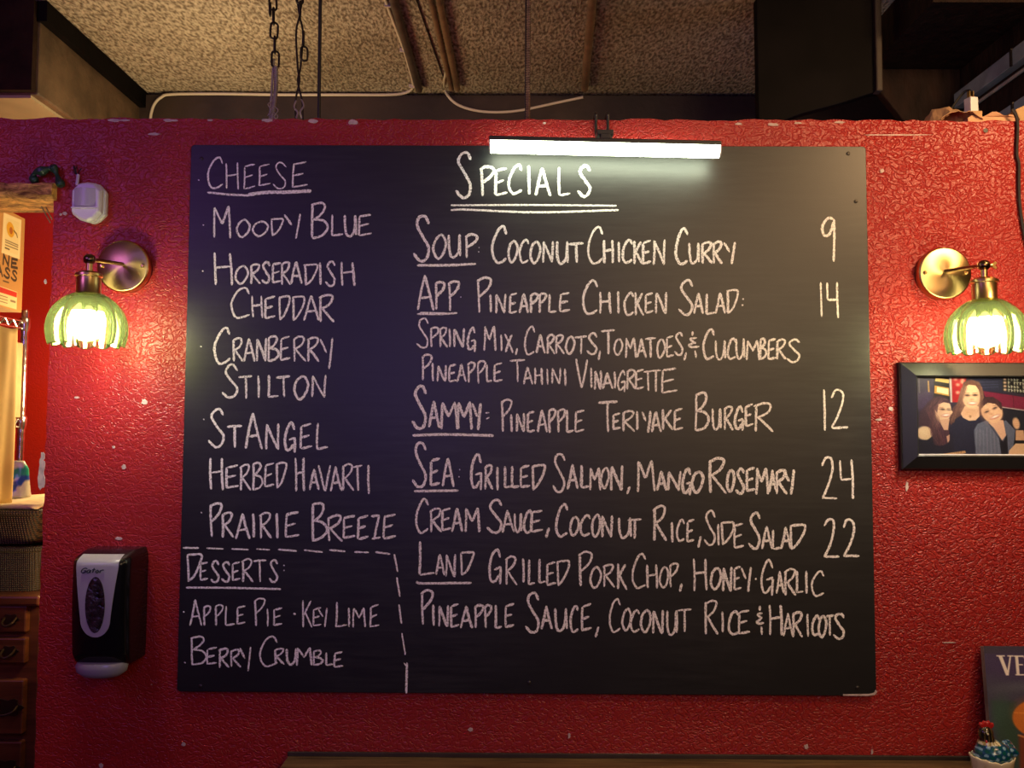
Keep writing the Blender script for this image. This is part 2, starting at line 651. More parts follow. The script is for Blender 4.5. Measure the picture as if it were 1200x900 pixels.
M['canvas_edge'] = mat('canvas_edge', (0.20, 0.14, 0.10), 0.8, vary=0.3)
M['glaze'] = vcol_mat('glazed_ceramic', 0.15, 0.6)
M['ledge'] = wood_mat('old_varnished_wood', (0.055, 0.030, 0.012), (0.20, 0.12, 0.05), 0.35, scale=5, stretch=(1, 16, 16))
M['bark'] = wood_mat('rough_sawn_bark_edge', (0.13, 0.045, 0.010), (0.95, 0.52, 0.15), 0.8, scale=26, stretch=(1, 1.5, 2.6), bump=1.0)
M['steel'] = mat('chrome_steel', (0.72, 0.70, 0.68), 0.22, 1.0)
M['iron'] = mat('dark_iron', (0.03, 0.022, 0.018), 0.55, 0.6)
M['galv'] = mat('galvanised_conduit', (0.34, 0.31, 0.26), 0.5, 0.15, vary=0.3)
M['rod'] = mat('rusty_rod', (0.22, 0.14, 0.10), 0.6, 0.6, vary=0.4, scale=60)
M['pipe'] = mat('painted_brown_pipe', (0.21, 0.135, 0.07), 0.5, vary=0.4, scale=25, bump=0.4, bscale=60)
M['darkpipe'] = mat('dark_painted_pipe', (0.085, 0.065, 0.045), 0.45, vary=0.4, scale=25)
M['cable'] = mat('ivory_cable', (0.62, 0.56, 0.42), 0.5)
M['blackcable'] = mat('black_cable', (0.015, 0.013, 0.012), 0.5)
M['kraft'] = mat('kraft_cardboard', (0.46, 0.29, 0.14), 0.8, vary=0.15, scale=30)
M['kraftprint'] = vcol_mat('printed_cardboard', 0.75)
M['paper'] = mat('crumpled_kraft_paper', (0.42, 0.25, 0.13), 0.7, vary=0.25, scale=15)
M['cloth'] = mat('yellow_cloth', (0.66, 0.48, 0.18), 0.9, vary=0.12, scale=12)
M['cream'] = mat('cream_cloth', (0.70, 0.58, 0.34), 0.85, vary=0.2, scale=30)
M['bag'] = vcol_mat('printed_plastic_bag', 0.3, 0.2)
M['wicker'] = weave_mat('dark_wicker', (0.010, 0.006, 0.003), (0.11, 0.062, 0.028), 300, 380)
M['wicker2'] = weave_mat('olive_wicker', (0.010, 0.007, 0.003), (0.050, 0.036, 0.016), 420, 420)
M['drawer'] = wood_mat('dark_mahogany', (0.050, 0.016, 0.006), (0.115, 0.040, 0.014), 0.35, scale=4, stretch=(1, 5, 8), bump=0.05)
M['pull'] = mat('aged_bronze_pull', (0.05, 0.032, 0.018), 0.4, 0.8)
M['green'] = mat('dark_green_plastic', (0.012, 0.045, 0.030), 0.4)
M['bluesteel'] = mat('painted_steel_tray', (0.26, 0.29, 0.30), 0.45, 0.2, vary=0.3, scale=18)
M['screw'] = mat('small_dark_screw', (0.05, 0.045, 0.04), 0.4, 0.7)

M['plate'] = mat('round_brushed_brass', (0.62, 0.43, 0.19), 0.34, 1.0)
_t = NT(M['plate'])
_tg = _t.new('ShaderNodeTangent', direction_type='RADIAL', axis='Y')
_t.n['Principled BSDF'].inputs['Anisotropic'].default_value = 0.85
_t.link(_tg.outputs[0], _t.n['Principled BSDF'].inputs['Tangent'])

# ------------------------------------------------------------------ the setting
WALL_T = 0.12
EDGE_X = at(52, 560, 0).x                       # right jamb of the opening at the left
TOP_Z = at(600, 140, 0).z
OPEN_Z = at(40, 222, 0).z
CEIL_Z = 2.71
BACK_Y = 0.98


def rough_line(p, q, n, amp, rnd):
    p, q = Vector(p), Vector(q)
    out = []
    for i in range(n):
        c = p.lerp(q, i / n)
        if i:
            c += Vector((rnd.uniform(-amp, amp), 0, rnd.uniform(-amp, amp)))
        out.append(c)
    return out


rnd = random.Random(3)
outl = []
outl += rough_line((-2.15, 0, TOP_Z), (1.95, 0, TOP_Z), 160, 0.0028, rnd)
outl += [Vector((1.95, 0, TOP_Z)), Vector((1.95, 0, 0))]
outl += rough_line((EDGE_X, 0, 0), (EDGE_X, 0, OPEN_Z), 90, 0.0022, rnd)
outl += [Vector((EDGE_X, 0, OPEN_Z)), Vector((-2.15, 0, OPEN_Z))]
tag(MB().prism(outl, (0, WALL_T, 0)).build('wall_front', M['wall']), kind='structure')
chips = MB()
chip_px = [(134, 140, 11, 3), (146, 139, 9, 2), (197, 139, 8, 3), (205, 138, 6, 2), (313, 141, 9, 3), (366, 142, 9, 4), (414, 143, 9, 5), (180, 157, 9, 2), (638, 144, 3, 2), (866, 145, 7, 2), (905, 146, 10, 3), (935, 144, 6, 2), (984, 143, 9, 2),
           (49, 545, 4, 9), (48, 560, 5, 14), (50, 535, 3, 6), (169, 471, 4, 4), (145, 547, 3, 3), (133, 524, 2, 2), (90, 466, 3, 1.5), (139, 631, 4, 2), (76, 250, 3, 2.5), (71, 251, 2, 1.5), (215, 872, 3, 2.5), (118, 897, 3, 3),
           (1044, 479, 2.5, 3), (1030, 492, 4, 1.5), (1063, 570, 2, 6), (1050, 158, 46, 0.8), (1034, 200, 3, 2.5), (551, 855, 3, 3), (667, 862, 1.5, 4), (945, 875, 3, 3), (1022, 881, 1.5, 4), (1112, 753, 8, 0.8),
           (1010, 890, 38, 3.5), (700, 884, 120, 1.2), (470, 883, 70, 1.2), (880, 887, 90, 1.4), (400, 884, 10, 1.5), (53, 330, 2, 3), (246, 140, 5, 2)]
for cx, cy, rx, ry in chip_px:
    pts = []
    k = 14
    if cy < 150:
        rx, ry = rx * 0.75, ry * 0.7
    for j in range(k):
        a = 2 * PI * j / k
        g = rnd.uniform(0.65, 1.1)
        p = at(cx + rx * math.cos(a) * g, max(cy, 141) + ry * math.sin(a) * g, -0.0012)
        if p.z > TOP_Z - 0.0005:
            p.z = TOP_Z - 0.0005
        pts.append(p)
    chips.prism(pts, (0, 0.0015, 0))
tag(chips.build('wall_front_bare_plaster', M['plaster']), kind='structure')

tag(MB().box((-0.1, -1.3, -0.05), (5.4, 4.9, 0.1)).build('floor', M['floor']), kind='structure')
tag(MB().box((-0.1, -1.3, CEIL_Z + 0.05), (5.4, 4.9, 0.1)).build('ceiling', M['ceil']), kind='structure')
tag(MB().box((-0.1, BACK_Y + 0.06, CEIL_Z / 2), (5.4, 0.12, CEIL_Z)).build('wall_back', M['wall_deep']), kind='structure')
tag(MB().box((-2.2, -1.3, CEIL_Z / 2), (0.1, 4.9, CEIL_Z)).build('wall_left', M['wall_deep']), kind='structure')
tag(MB().box((2.0, -1.3, CEIL_Z / 2), (0.1, 4.9, CEIL_Z)).build('wall_right', M['rust']), kind='structure')
# brown beam along the back wall, under the ceiling
zb = at(600, 150, BACK_Y - 0.05).z
tag(MB().box((-0.1, BACK_Y - 0.03, (CEIL_Z - 0.012 + zb - 0.25) / 2), (4.1, 0.06, CEIL_Z - 0.012 - zb + 0.25)).build('trim_1', M['darkbrown']), kind='structure')
# boxed-in soffit at the left
SX = at(46, 60, 0.317).x
SZ = at(44, 111, 0.317).z
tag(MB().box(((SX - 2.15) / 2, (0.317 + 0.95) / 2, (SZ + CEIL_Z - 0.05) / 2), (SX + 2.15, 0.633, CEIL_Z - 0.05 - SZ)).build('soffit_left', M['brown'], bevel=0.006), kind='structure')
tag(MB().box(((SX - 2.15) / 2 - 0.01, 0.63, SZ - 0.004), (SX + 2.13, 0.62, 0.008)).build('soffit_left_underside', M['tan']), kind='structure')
tag(MB().box(((SX - 2.15) / 2 - 0.003, 0.306, (SZ + CEIL_Z) / 2), (SX + 2.15 - 0.006, 0.02, CEIL_Z - 0.01 - SZ)).build('soffit_left_face', mat('dark_brown_plaster', (0.022, 0.010, 0.006), 0.8, vary=0.5, scale=14, bump=0.8, bscale=40, bdist=0.006, spec=0.15)), kind='structure')  # front panel, darker brown than the soffit sides
tag(MB().box((SX + 0.006, 0.63, CEIL_Z - 0.03), (0.03, 0.64, 0.055)).build('trim_2', M['near_black']), kind='structure')
# black bulkhead and brown sloped bulkhead at the right
BY = 0.29
bx0, bx1 = at(887, 60, BY).x, at(1030, 60, BY).x
tag(MB().prism([(bx0, BY, CEIL_Z), (bx1, BY, CEIL_Z)] + [at(px, py, BY) for px, py in ((1031, 106), (985, 121), (940, 133), (905, 146), (889, 146))], (0, 0.03, 0)).build('soffit_right', M['near_black'], bevel=0.003), kind='structure')
RX = 1.24                                       # dark side wall behind the red one
RY = 0.48
q = [Vector((bx1 - 0.03, RY, CEIL_Z)), Vector((RX, RY, CEIL_Z)), Vector((RX, RY, at(1150, 150, RY).z)), at(1066, 150, RY), at(1028, 103, RY)]
tag(MB().prism(q, (0, 0.03, 0)).build('bulkhead_right', M['rust'], bevel=0.004), kind='structure')
tag(MB().box(((bx1 + 0.05 + RX) / 2, (0.10 + RY) / 2, CEIL_Z - 0.055), (RX - bx1 - 0.05, RY - 0.10, 0.11)).build('soffit_dark_underside', M['rust']), kind='structure')
tag(MB().box((RX + 0.05, (WALL_T + 0.98) / 2 + 0.001, CEIL_Z / 2), (0.10, 0.98 - WALL_T, CEIL_Z)).build('wall_side_dark', M['rust']), kind='structure')
e0, e1 = at(1027, -40, BY - 0.01), at(1031, 107, BY - 0.01)
e0.z = CEIL_Z - 0.003
tag(MB().box(((e0.x + e1.x) / 2, BY, (e0.z + e1.z) / 2), (0.018, 0.03, e0.z - e1.z)).build('trim_3', M['darkbrown'], bevel=0.004), kind='structure')

# ------------------------------------------------------------------ chalkboard
BF = -0.012                                      # front face of the board
bw, bh = 1.524, 1.215
board = empty('chalkboard', (0, BF, 1.60), 'big black menu chalkboard screwed to the red wall, covered in chalk lettering', 'chalkboard')
sh = []
for (cx, cz, a0) in ((bw / 2 - 0.008, bh / 2 - 0.008, 0), (-bw / 2 + 0.008, bh / 2 - 0.008, 90), (-bw / 2 + 0.008, -bh / 2 + 0.008, 180), (bw / 2 - 0.008, -bh / 2 + 0.008, 270)):
    for k in range(5):
        a = R(a0 + k * 22.5)
        sh.append(Vector((cx + 0.008 * math.cos(a), BF, 1.60 + cz + 0.008 * math.sin(a))))
MB().prism(sh, (0, 0.0118, 0)).build('panel', M['board'], board, bevel=0.0012)
for (px, py) in ((236, 186), (994, 180), (1003, 236), (235, 804), (1005, 806), (676, 178), (620, 800)):
    p = at(px, py, BF)
    MB().lathe([(0.0045, 0.0), (0.0042, 0.0012), (0.002, 0.0022)], p, 'Y', 12).build('screw', M['screw'], board, smooth=True)
MB().prism([at(x, y, BF - 0.0004) for x, y in ((988, 813.5), (1018, 813.2), (1024, 812), (1026.5, 808), (1028, 811), (1025, 814.6), (1015, 815.6), (988, 815.4))], (0, 0.0006, 0)).build('chipped_edge', M['plaster'], board)

# strokes of each letter in a unit box, y down; C = drawn as a curve
GL = {
    'A': [[(0, 1), (.46, 0)], [(.46, 0), (1, 1)], [(.2, .66), (.8, .62)]],
    'B': [[(.08, .03), (.06, 1)], 'C', [(0, .06), (.62, 0), (.8, .14), (.55, .34), (.15, .47)], 'C', [(.15, .47), (.75, .52), (1, .72), (.65, .92), (.02, 1)]],
    'C': ['C', [(1, .2), (.78, .0), (.42, .1), (.08, .45), (.06, .78), (.32, .99), (.68, .97), (1, .88)]],
    'D': [[(.06, .02), (.12, 1)], 'C', [(0, .04), (.55, .0), (.98, .04), (.86, .38), (.5, .78), (.12, 1)]],
    'E': [[(.95, 0), (.1, .1)], [(.1, .1), (.06, .98)], [(.1, .54), (.78, .44)], [(.06, .98), (1, .88)]],
    'G': ['C', [(.92, .24), (.68, .0), (.3, .18), (.04, .55), (.16, .88), (.5, .9), (.82, .72)], [(.42, .58), (.98, .5)], [(.96, .5), (.9, 1)]],
    'H': [[(.06, 0), (.1, 1)], [(.9, 0), (1, 1)], [(.08, .48), (.95, .42)]],
    'I': [[(.4, 0), (.6, 1)]],
    'K': [[(.08, 0), (.1, 1)], [(.85, .03), (.12, .55)], [(.25, .45), (1, 1)]],
    'L': [[(.12, 0), (.1, .97)], [(.1, .97), (1, .9)]],
    'M': [[(.08, .02), (.02, 1)], [(.08, .02), (.48, .55)], [(.48, .55), (.86, 0)], [(.86, 0), (1, 1)]],
    'N': [[(.1, .03), (.06, 1)], [(.1, .03), (.86, 1)], [(.94, 0), (.86, 1)]],
    'O': ['C', [(.6, 0), (.2, .22), (.02, .62), (.22, .95), (.5, 1), (.85, .72), (1, .36), (.78, .08), (.5, .02)]],
    'P': [[(.1, .05), (.16, 1)], 'C', [(0, .1), (.5, 0), (.98, .06), (.8, .3), (.16, .55)]],
    'R': [[(.1, .06), (.1, 1)], 'C', [(0, .12), (.5, 0), (.88, .06), (.7, .32), (.15, .52)], [(.22, .5), (1, 1)]],
    'S': ['C', [(.95, .17), (.7, .0), (.35, .04), (.22, .22), (.55, .48), (.92, .72), (.78, .96), (.4, 1), (.0, .84)]],
    'T': [[(0, .06), (1, 0)], [(.5, .02), (.52, 1)]],
    'U': ['C', [(.02, 0), (.06, .6), (.25, .97), (.55, .98), (.85, .7), (.94, 0)], [(.94, 0), (1, .95)]],
    'V': [[(0, 0), (.52, 1)], [(.52, 1), (1, 0)]],
    'X': [[(0, 0), (1, 1)], [(.9, .05), (.1, .95)]],
    'Y': [[(0, .03), (.5, .48)], [(1, 0), (.72, 1)]],
    'Z': [[(0, .06), (.85, 0)], [(.85, 0), (.3, .96)], [(.1, .97), (1, .9)]],
    '1': [[(.3, 0), (.6, 1)]],
    '2': ['C', [(.0, .2), (.25, .02), (.6, .05), (.66, .3), (.4, .65), (.02, .97)], [(.02, .97), (1, .96)]],
    '4': [[(.06, 0), (.1, .5)], [(.1, .5), (.9, .48)], [(.9, 0), (1, 1)]],
    '9': ['C', [(.95, .02), (.5, .0), (.05, .2), (.2, .38), (.6, .36), (.95, .08)], [(.95, .02), (.95, 1)]],
    '&': [[(.4, 0), (.42, .18)], 'C', [(.8, .27), (.2, .3), (.55, .42), (.75, .44)], 'C', [(.6, .44), (.1, .55), (.4, .62), (1, .56)], [(.66, .72), (.7, 1)]],
}
_layer = [0]


def ribbon(mb, pts, w, rr):
    """a chalk stroke lying on the board, a fraction of a millimetre thick, with a ragged edge"""
    P2 = [Vector((p.x, p.z)) for p in pts]
    # resample every 1.6 mm
    out = [P2[0]]
    for a, b in zip(P2, P2[1:]):
        L = (b - a).length
        k = max(1, int(L / 0.0016))
        out += [a.lerp(b, (i + 1) / k) for i in range(k)]
    n = len(out)
    _layer[0] = (_layer[0] + 1) % 24
    y = BF - 0.00025 - _layer[0] * 0.000012
    top = []
    press = rr.uniform(0.85, 1.15)
    for i, p in enumerate(out):
        t = (out[min(i + 1, n - 1)] - out[max(i - 1, 0)])
        if t.length < 1e-9:
            t = Vector((1, 0))
        t.normalize()
        nn = Vector((-t.y, t.x))
        e = min(1.0, 0.45 + 0.3 * min(i, n - 1 - i))
        hw = w / 2 * press * e
        l, r_ = hw * rr.uniform(0.72, 1.2), hw * rr.uniform(0.72, 1.2)
        a, b = p + nn * l, p - nn * r_
        top.append((a, b))
    vs = [(a.x, y, a.y) for a, b in top] + [(b.x, y, b.y) for a, b in top]
    fs = [(i, i + 1, n + i + 1, n + i) for i in range(n - 1)]
    mb.add(vs, fs)


PXM = 0.001894


def glyph(mb, ch, x0, x1, y0, y1, conv, w, rr):
    curve = False
    jx, jy = (x1 - x0) * 0.035, (y1 - y0) * 0.018
    for s in GL[ch]:
        if s == 'C':
            curve = True
            continue
        pts = [Vector((x0 + (x1 - x0) * u + rr.uniform(-jx, jx), y0 + (y1 - y0) * v + rr.uniform(-jy, jy))) for u, v in s]
        if curve:
            pts = smooth_path([(p.x, p.y, 0) for p in pts], 6)
        elif len(pts) == 2:                        # a hand-drawn straight stroke bows slightly
            a, b = pts
            mid = (a + b) / 2 + Vector((-(b - a).y, (b - a).x)) * rr.uniform(-0.018, 0.018)
            pts = smooth_path([(a.x, a.y, 0), (mid.x, mid.y, 0), (b.x, b.y, 0)], 4)
        curve = False
        ribbon(mb, [conv(p[0], p[1]) for p in pts], w, rr)


def conv_of(ox, oy, s):
    return lambda x, y: at(ox + x / s, oy + y / s, BF)


TEXT = []                                           # (words, crop origin and scale, stroke width in px, letters "ch x0 x1 y0 y1", extra strokes)


def T(words, crop, w, letters, strokes=()):
    TEXT.append((words, crop, w, letters, strokes))


A_ = (230, 170, 4.8)
T('CHEESE', A_, 2.0, 'C 64 148 70 243 H 165 238 100 248 E 265 332 108 248 E 350 418 108 232 S 430 508 98 242 E 537 625 95 242')
T('MOODY BLUE', A_, 2.5, 'M 98 195 345 522 O 225 302 418 515 O 318 405 428 512 D 420 490 415 512 Y 495 582 385 525 B 648 740 325 522 L 758 825 390 515 U 835 900 395 512 E 912 985 390 512')
B_ = (230, 290, 4.8)
T('HORSERADISH CHEDDAR', B_, 2.6, 'H 100 198 30 212 O 220 292 100 202 R 303 360 95 205 S 368 415 85 200 E 425 478 85 200 R 478 528 82 210 A 533 595 80 205 D 605 685 95 212 I 690 705 85 208 S 728 782 78 215 H 815 888 82 215 '
  'C 195 298 230 395 H 312 372 272 395 E 385 445 275 400 D 465 528 275 408 D 540 610 275 412 A 608 690 270 412 R 690 775 268 418')
C_ = (230, 380, 4.8)
T('CRANBERRY STILTON', C_, 2.6, 'C 100 190 18 218 R 205 262 80 208 A 268 328 80 210 N 338 398 80 208 B 405 465 68 208 E 472 530 68 205 R 545 615 70 208 R 625 690 75 208 Y 698 765 75 255 '
  'S 145 235 230 408 T 238 315 290 418 I 342 358 290 412 L 400 462 285 415 T 452 530 292 412 O 552 632 290 418 N 645 735 285 410')
D_ = (230, 470, 4.8)
T('ST ANGEL', D_, 2.9, 'S 70 158 48 255 T 170 260 138 262 A 280 372 68 268 N 388 470 128 272 G 495 558 122 290 E 585 650 128 270 L 675 742 125 275')
T('HERBED HAVARTI', D_, 2.6, 'H 75 150 318 500 E 165 240 362 492 R 245 305 358 502 B 318 372 345 500 E 385 440 350 485 D 448 508 348 488 H 555 608 318 508 A 638 692 380 500 V 690 755 362 508 A 755 818 368 508 R 822 885 355 505 T 882 935 362 505 I 962 978 358 525')
E_ = (210, 580, 4.444)
T('PRAIRIE BREEZE', E_, 2.8, 'P 160 222 42 218 R 222 282 92 222 A 295 368 98 228 I 378 395 95 222 R 418 480 92 225 I 500 520 95 228 E 552 625 88 222 B 690 770 42 238 R 772 850 108 240 E 850 918 110 228 E 928 985 108 232 Z 1000 1050 105 232 E 1062 1130 100 230')
T('DESSERTS', E_, 2.3, 'D 38 118 308 450 E 108 150 350 445 S 165 208 345 455 S 220 265 350 450 E 275 320 350 448 R 325 385 335 455 T 385 455 340 452 S 468 515 340 452', [(3.4, (546, 364), (546, 370)), (3.4, (546, 390), (546, 396))])
F_ = (205, 690, 4.2857)
T('APPLE PIE KEY LIME', F_, 2.1, 'A 75 135 55 185 P 142 180 85 185 P 200 242 82 185 L 252 300 85 185 E 310 355 85 180 P 398 452 50 188 I 460 470 98 188 E 495 540 95 185 K 640 690 55 195 E 692 735 95 188 Y 720 765 95 192 L 805 862 65 195 I 868 880 95 192 M 895 958 95 192 E 978 1025 80 195',
  [(3.2, (42, 113), (47, 119)), (3.4, (596, 122), (606, 130))])
T('BERRY CRUMBLE', F_, 2.3, 'B 80 160 238 382 E 160 212 295 380 R 220 272 300 395 R 280 330 305 392 Y 325 382 292 412 C 425 515 240 390 R 500 550 300 380 U 560 612 300 380 M 612 688 295 385 B 695 742 310 382 L 755 795 318 385 E 798 845 318 395')
G_ = (520, 170, 5.4545)
T('SPECIALS', G_, 3.2, 'S 75 180 45 335 P 232 320 140 325 E 325 405 148 325 C 415 500 130 310 I 535 555 128 318 A 585 685 148 325 L 730 810 142 325 S 855 940 135 325')
H_ = (480, 245, 5.714)
T('SOUP', H_, 3.0, 'S 28 135 48 345 O 158 245 168 332 U 258 340 170 322 P 372 455 172 328', [(2.2, (465, 255), (465, 262)), (2.2, (463, 283), (463, 290))])
T('COCONUT CHICKEN CURRY', H_, 2.9, 'C 552 648 120 360 O 660 722 210 355 C 735 795 205 360 O 808 875 215 360 N 888 965 215 358 U 985 1060 215 365 T 1068 1165 228 360 '
  'C 1195 1291 120 360 H 1298 1361 205 362 I 1393 1409 220 358 C 1425 1491 205 358 K 1501 1558 212 370 E 1558 1618 212 370 N 1628 1713 205 372 C 1781 1861 130 368 U 1873 1938 228 362 R 1955 2025 222 365 R 2031 2093 222 365 Y 2103 2178 218 368')
J_ = (480, 318, 5.714)
T('APP', J_, 3.0, 'A 55 158 25 262 P 170 235 70 255 P 258 332 65 262', [(2.0, (333, 112), (333, 118)), (2.0, (343, 169), (343, 175))])
T('PINEAPPLE', J_, 2.8, 'P 450 545 45 278 I 535 550 155 275 N 575 645 150 280 E 668 722 148 285 A 735 795 150 280 P 805 860 152 280 P 865 915 150 280 L 930 985 150 278 E 1005 1075 142 270')
K_ = (670, 318, 5.4545)
T('CHICKEN SALAD', K_, 2.7, 'C 68 165 62 272 H 175 248 130 272 I 290 304 125 272 C 335 395 138 278 K 405 460 135 280 E 470 520 138 268 N 535 608 132 272 S 682 775 60 278 A 782 840 138 272 L 855 915 142 278 A 920 978 138 270 D 990 1065 122 268',
  [(2.8, (1090, 177), (1100, 179)), (2.8, (1085, 215), (1097, 218))])
L_ = (480, 375, 5.0)
T('SPRING MIX CARROTS', L_, 2.5, 'S 40 112 -5 162 P 122 170 45 158 R 175 220 45 160 I 228 242 50 158 N 258 322 50 160 G 338 385 45 185 M 435 505 35 182 I 530 545 85 182 X 558 605 80 192 C 672 732 40 202 A 742 795 85 195 R 805 850 88 200 R 855 905 88 198 O 915 965 95 198 T 968 1040 95 200 S 1040 1098 80 198',
  [(2.2, (630, 165), (622, 205)), (2.6, (1116, 180), (1108, 235))])
T('PINEAPPLE TAHINI', L_, 2.4, 'P 70 128 205 355 I 130 142 250 360 N 162 215 265 360 E 230 275 262 362 A 280 330 258 362 P 340 382 250 365 P 398 445 242 372 L 450 485 262 365 E 495 545 250 362 T 585 675 232 362 A 668 722 275 378 H 732 778 280 378 I 800 815 285 378 N 832 885 280 375 I 905 918 285 385')
M_ = (700, 375, 4.8)
T('TOMATOES & CUCUMBERS', M_, 2.6, 'T 20 98 58 195 O 95 140 105 195 M 158 215 100 212 A 222 275 105 212 T 268 330 102 210 O 335 380 105 210 E 388 430 90 212 S 435 482 75 195 & 510 572 62 212 C 595 655 55 220 U 665 718 115 220 C 732 778 105 218 U 780 825 105 215 M 840 910 115 225 B 915 950 105 220 E 960 1005 105 225 R 1008 1060 110 222 S 1065 1142 108 235',
  [(2.6, (500, 182), (488, 228))])
T('VINAIGRETTE', M_, 2.5, 'V -120 -58 220 380 I -41 -28 268 380 N -16 22 285 390 A 28 85 295 388 I 92 105 290 385 G 115 158 285 405 R 165 215 280 390 E 215 262 280 390 T 258 312 285 400 T 302 358 281 405 E 362 448 270 412')
N_ = (475, 445, 5.333)
T('SAMMY', N_, 3.0, 'S 45 135 42 302 A 150 212 135 298 M 222 322 140 310 M 328 412 138 312 Y 418 472 145 318', [(1.8, (500, 208), (525, 205)), (1.8, (505, 245), (525, 236))])
T('PINEAPPLE', N_, 2.7, 'P 598 662 125 322 I 655 672 218 325 N 692 745 210 325 E 762 810 198 330 A 828 885 190 330 P 895 940 185 330 P 950 998 185 330 L 1005 1050 190 330 E 1058 1120 190 328')
O_ = (690, 445, 5.217)
T('TERIYAKE BURGER', O_, 2.8, 'T 55 180 132 320 E 145 195 205 305 R 205 280 190 318 I 288 302 190 305 Y 325 375 190 325 A 385 440 195 322 K 450 512 180 308 E 520 575 178 308 B 650 735 82 312 U 755 805 175 302 R 825 880 165 308 G 890 945 165 312 E 955 1005 150 285 R 1010 1125 145 315')
P_ = (475, 515, 4.898)
T('SEA', P_, 3.1, 'S 40 122 18 268 E 142 200 108 268 A 215 278 108 270', [(2.0, (312, 170), (312, 176)), (2.0, (308, 211), (308, 217))])
T('GRILLED SALMON', P_, 2.9, 'G 375 438 85 292 R 455 500 148 285 I 522 535 155 290 L 565 615 155 278 L 610 655 150 280 E 660 715 150 278 D 725 800 148 290 S 845 918 85 298 A 932 990 142 285 L 1005 1055 148 280 M 1058 1118 162 290 O 1122 1168 160 278 N 1178 1250 150 292',
  [(2.8, (1288, 270), (1273, 313))])
Q_ = (710, 525, 5.0)
T('MANGO ROSEMARY', Q_, 3.0, 'M 185 282 75 255 A 302 355 135 248 N 362 440 135 250 G 448 498 122 278 O 502 572 135 258 R 600 702 60 265 O 710 752 125 252 S 762 812 125 265 E 822 875 115 255 M 880 950 115 270 A 955 1000 128 260 R 995 1060 130 268 Y 1045 1100 128 275')
R_ = (475, 580, 4.898)
T('CREAM SAUCE COCONUT', R_, 2.8, 'C 62 130 22 215 R 140 210 80 212 E 210 262 75 205 A 270 325 75 212 M 345 425 75 212 S 470 558 30 215 A 555 625 85 215 U 628 665 105 212 C 680 725 90 215 E 720 790 88 215 C 865 930 55 238 O 945 995 125 230 C 1005 1060 115 232 O 1070 1120 110 238 N 1125 1190 118 242',
  [(2.8, (825, 188), (808, 245))])
S_ = (700, 585, 4.615)
T('RICE SIDE SALAD', S_, 2.8, 'U 115 180 98 208 T 165 238 108 215 R 300 372 40 222 I 398 412 125 232 C 430 470 110 225 E 485 525 112 232 S 578 638 65 248 I 648 662 135 250 D 670 740 125 248 E 738 792 130 265 S 818 882 75 265 A 890 945 145 268 L 945 1000 165 272 A 995 1045 150 270 D 1040 1125 138 272',
  [(2.8, (560, 200), (545, 262))])
T_ = (475, 635, 4.898)
T('LAND', T_, 2.6, 'L 75 165 0 195 A 175 225 70 190 N 230 290 70 200 D 315 392 60 192')
T('GRILLED PORK', T_, 2.6, 'G 478 550 42 242 R 575 640 85 245 I 668 685 92 235 L 705 745 100 248 L 765 805 100 240 E 810 865 115 250 D 868 940 110 250 P 995 1070 60 255 O 1062 1122 140 260 R 1135 1200 130 260')
U_ = (710, 640, 4.444)
T('CHOP HONEY GARLIC', U_, 2.6, 'K 60 108 90 225 C 138 208 38 220 H 212 265 95 220 O 280 325 105 212 P 330 375 90 215 H 455 525 65 232 O 545 600 112 222 N 608 658 108 235 E 665 705 105 232 Y 705 755 108 238 G 808 872 70 258 A 888 925 130 245 R 928 990 122 255 L 990 1028 130 245 I 1038 1050 128 248 C 1070 1135 130 258',
  [(2.4, (395, 195), (385, 238)), (2.8, (776, 170), (786, 171))])
V_ = (480, 690, 4.615)
T('PINEAPPLE SAUCE', V_, 2.7, 'P 60 125 8 195 I 122 136 85 200 N 155 212 90 205 E 222 268 82 210 A 275 340 92 215 P 350 398 88 210 P 405 442 88 212 L 462 500 88 215 E 515 568 82 210 S 625 702 25 232 A 715 770 92 218 U 785 850 105 225 C 868 910 92 232 E 930 985 82 230',
  [(2.6, (1022, 205), (1005, 262))])
W_ = (730, 695, 4.444)
T('COCONUT RICE & HARICOTS', W_, 2.7, 'C -71 -15 30 203 O -4 42 78 192 C 40 85 88 200 O 92 145 85 200 N 155 212 90 212 U 228 280 90 215 T 285 355 85 202 R 425 495 38 212 I 512 525 95 205 C 550 600 95 215 E 600 662 90 215 & 695 735 65 218 H 760 828 60 220 A 838 885 105 225 R 882 935 98 228 I 955 970 105 228 C 985 1020 118 220 O 1018 1058 115 228 T 1055 1100 115 222 S 1095 1155 108 235')
X1 = (740, 160, 3.752)
T('9', X1, 2.8, '9 838 892 360 550')
T('14', X1, 2.5, '1 828 842 640 795 4 858 908 640 798')
X2 = (740, 370, 3.752)
T('12', X2, 2.5, '1 842 855 325 502 2 878 955 325 498')
T('24', X2, 2.6, '2 838 905 622 808 4 915 972 632 805')
T('22', (940, 245, 2.1375), 2.5, '2 55 93 775 873 2 103 142 778 873')
rr = random.Random(11)
for words_, crop, w, letters, strokes in TEXT:
    mb = MB()
    cv = conv_of(*crop)
    tok = letters.split()
    for i in range(0, len(tok), 5):
        ch = tok[i]
        x0, x1, y0, y1 = map(float, tok[i + 1:i + 5])
        glyph(mb, ch, x0, x1, y0, y1, cv, w * 1.03 * PXM, rr)
    for s in strokes:
        ribbon(mb, [cv(*p) for p in s[1:]], s[0] * 1.1 * PXM, rr)
    o = mb.build('chalk_price' if words_.isdigit() else 'chalk_writing', M['chalk'], board, recalc=False)
    o['label'] = 'white chalk ' + ('price ' if words_.isdigit() else 'words ') + words_
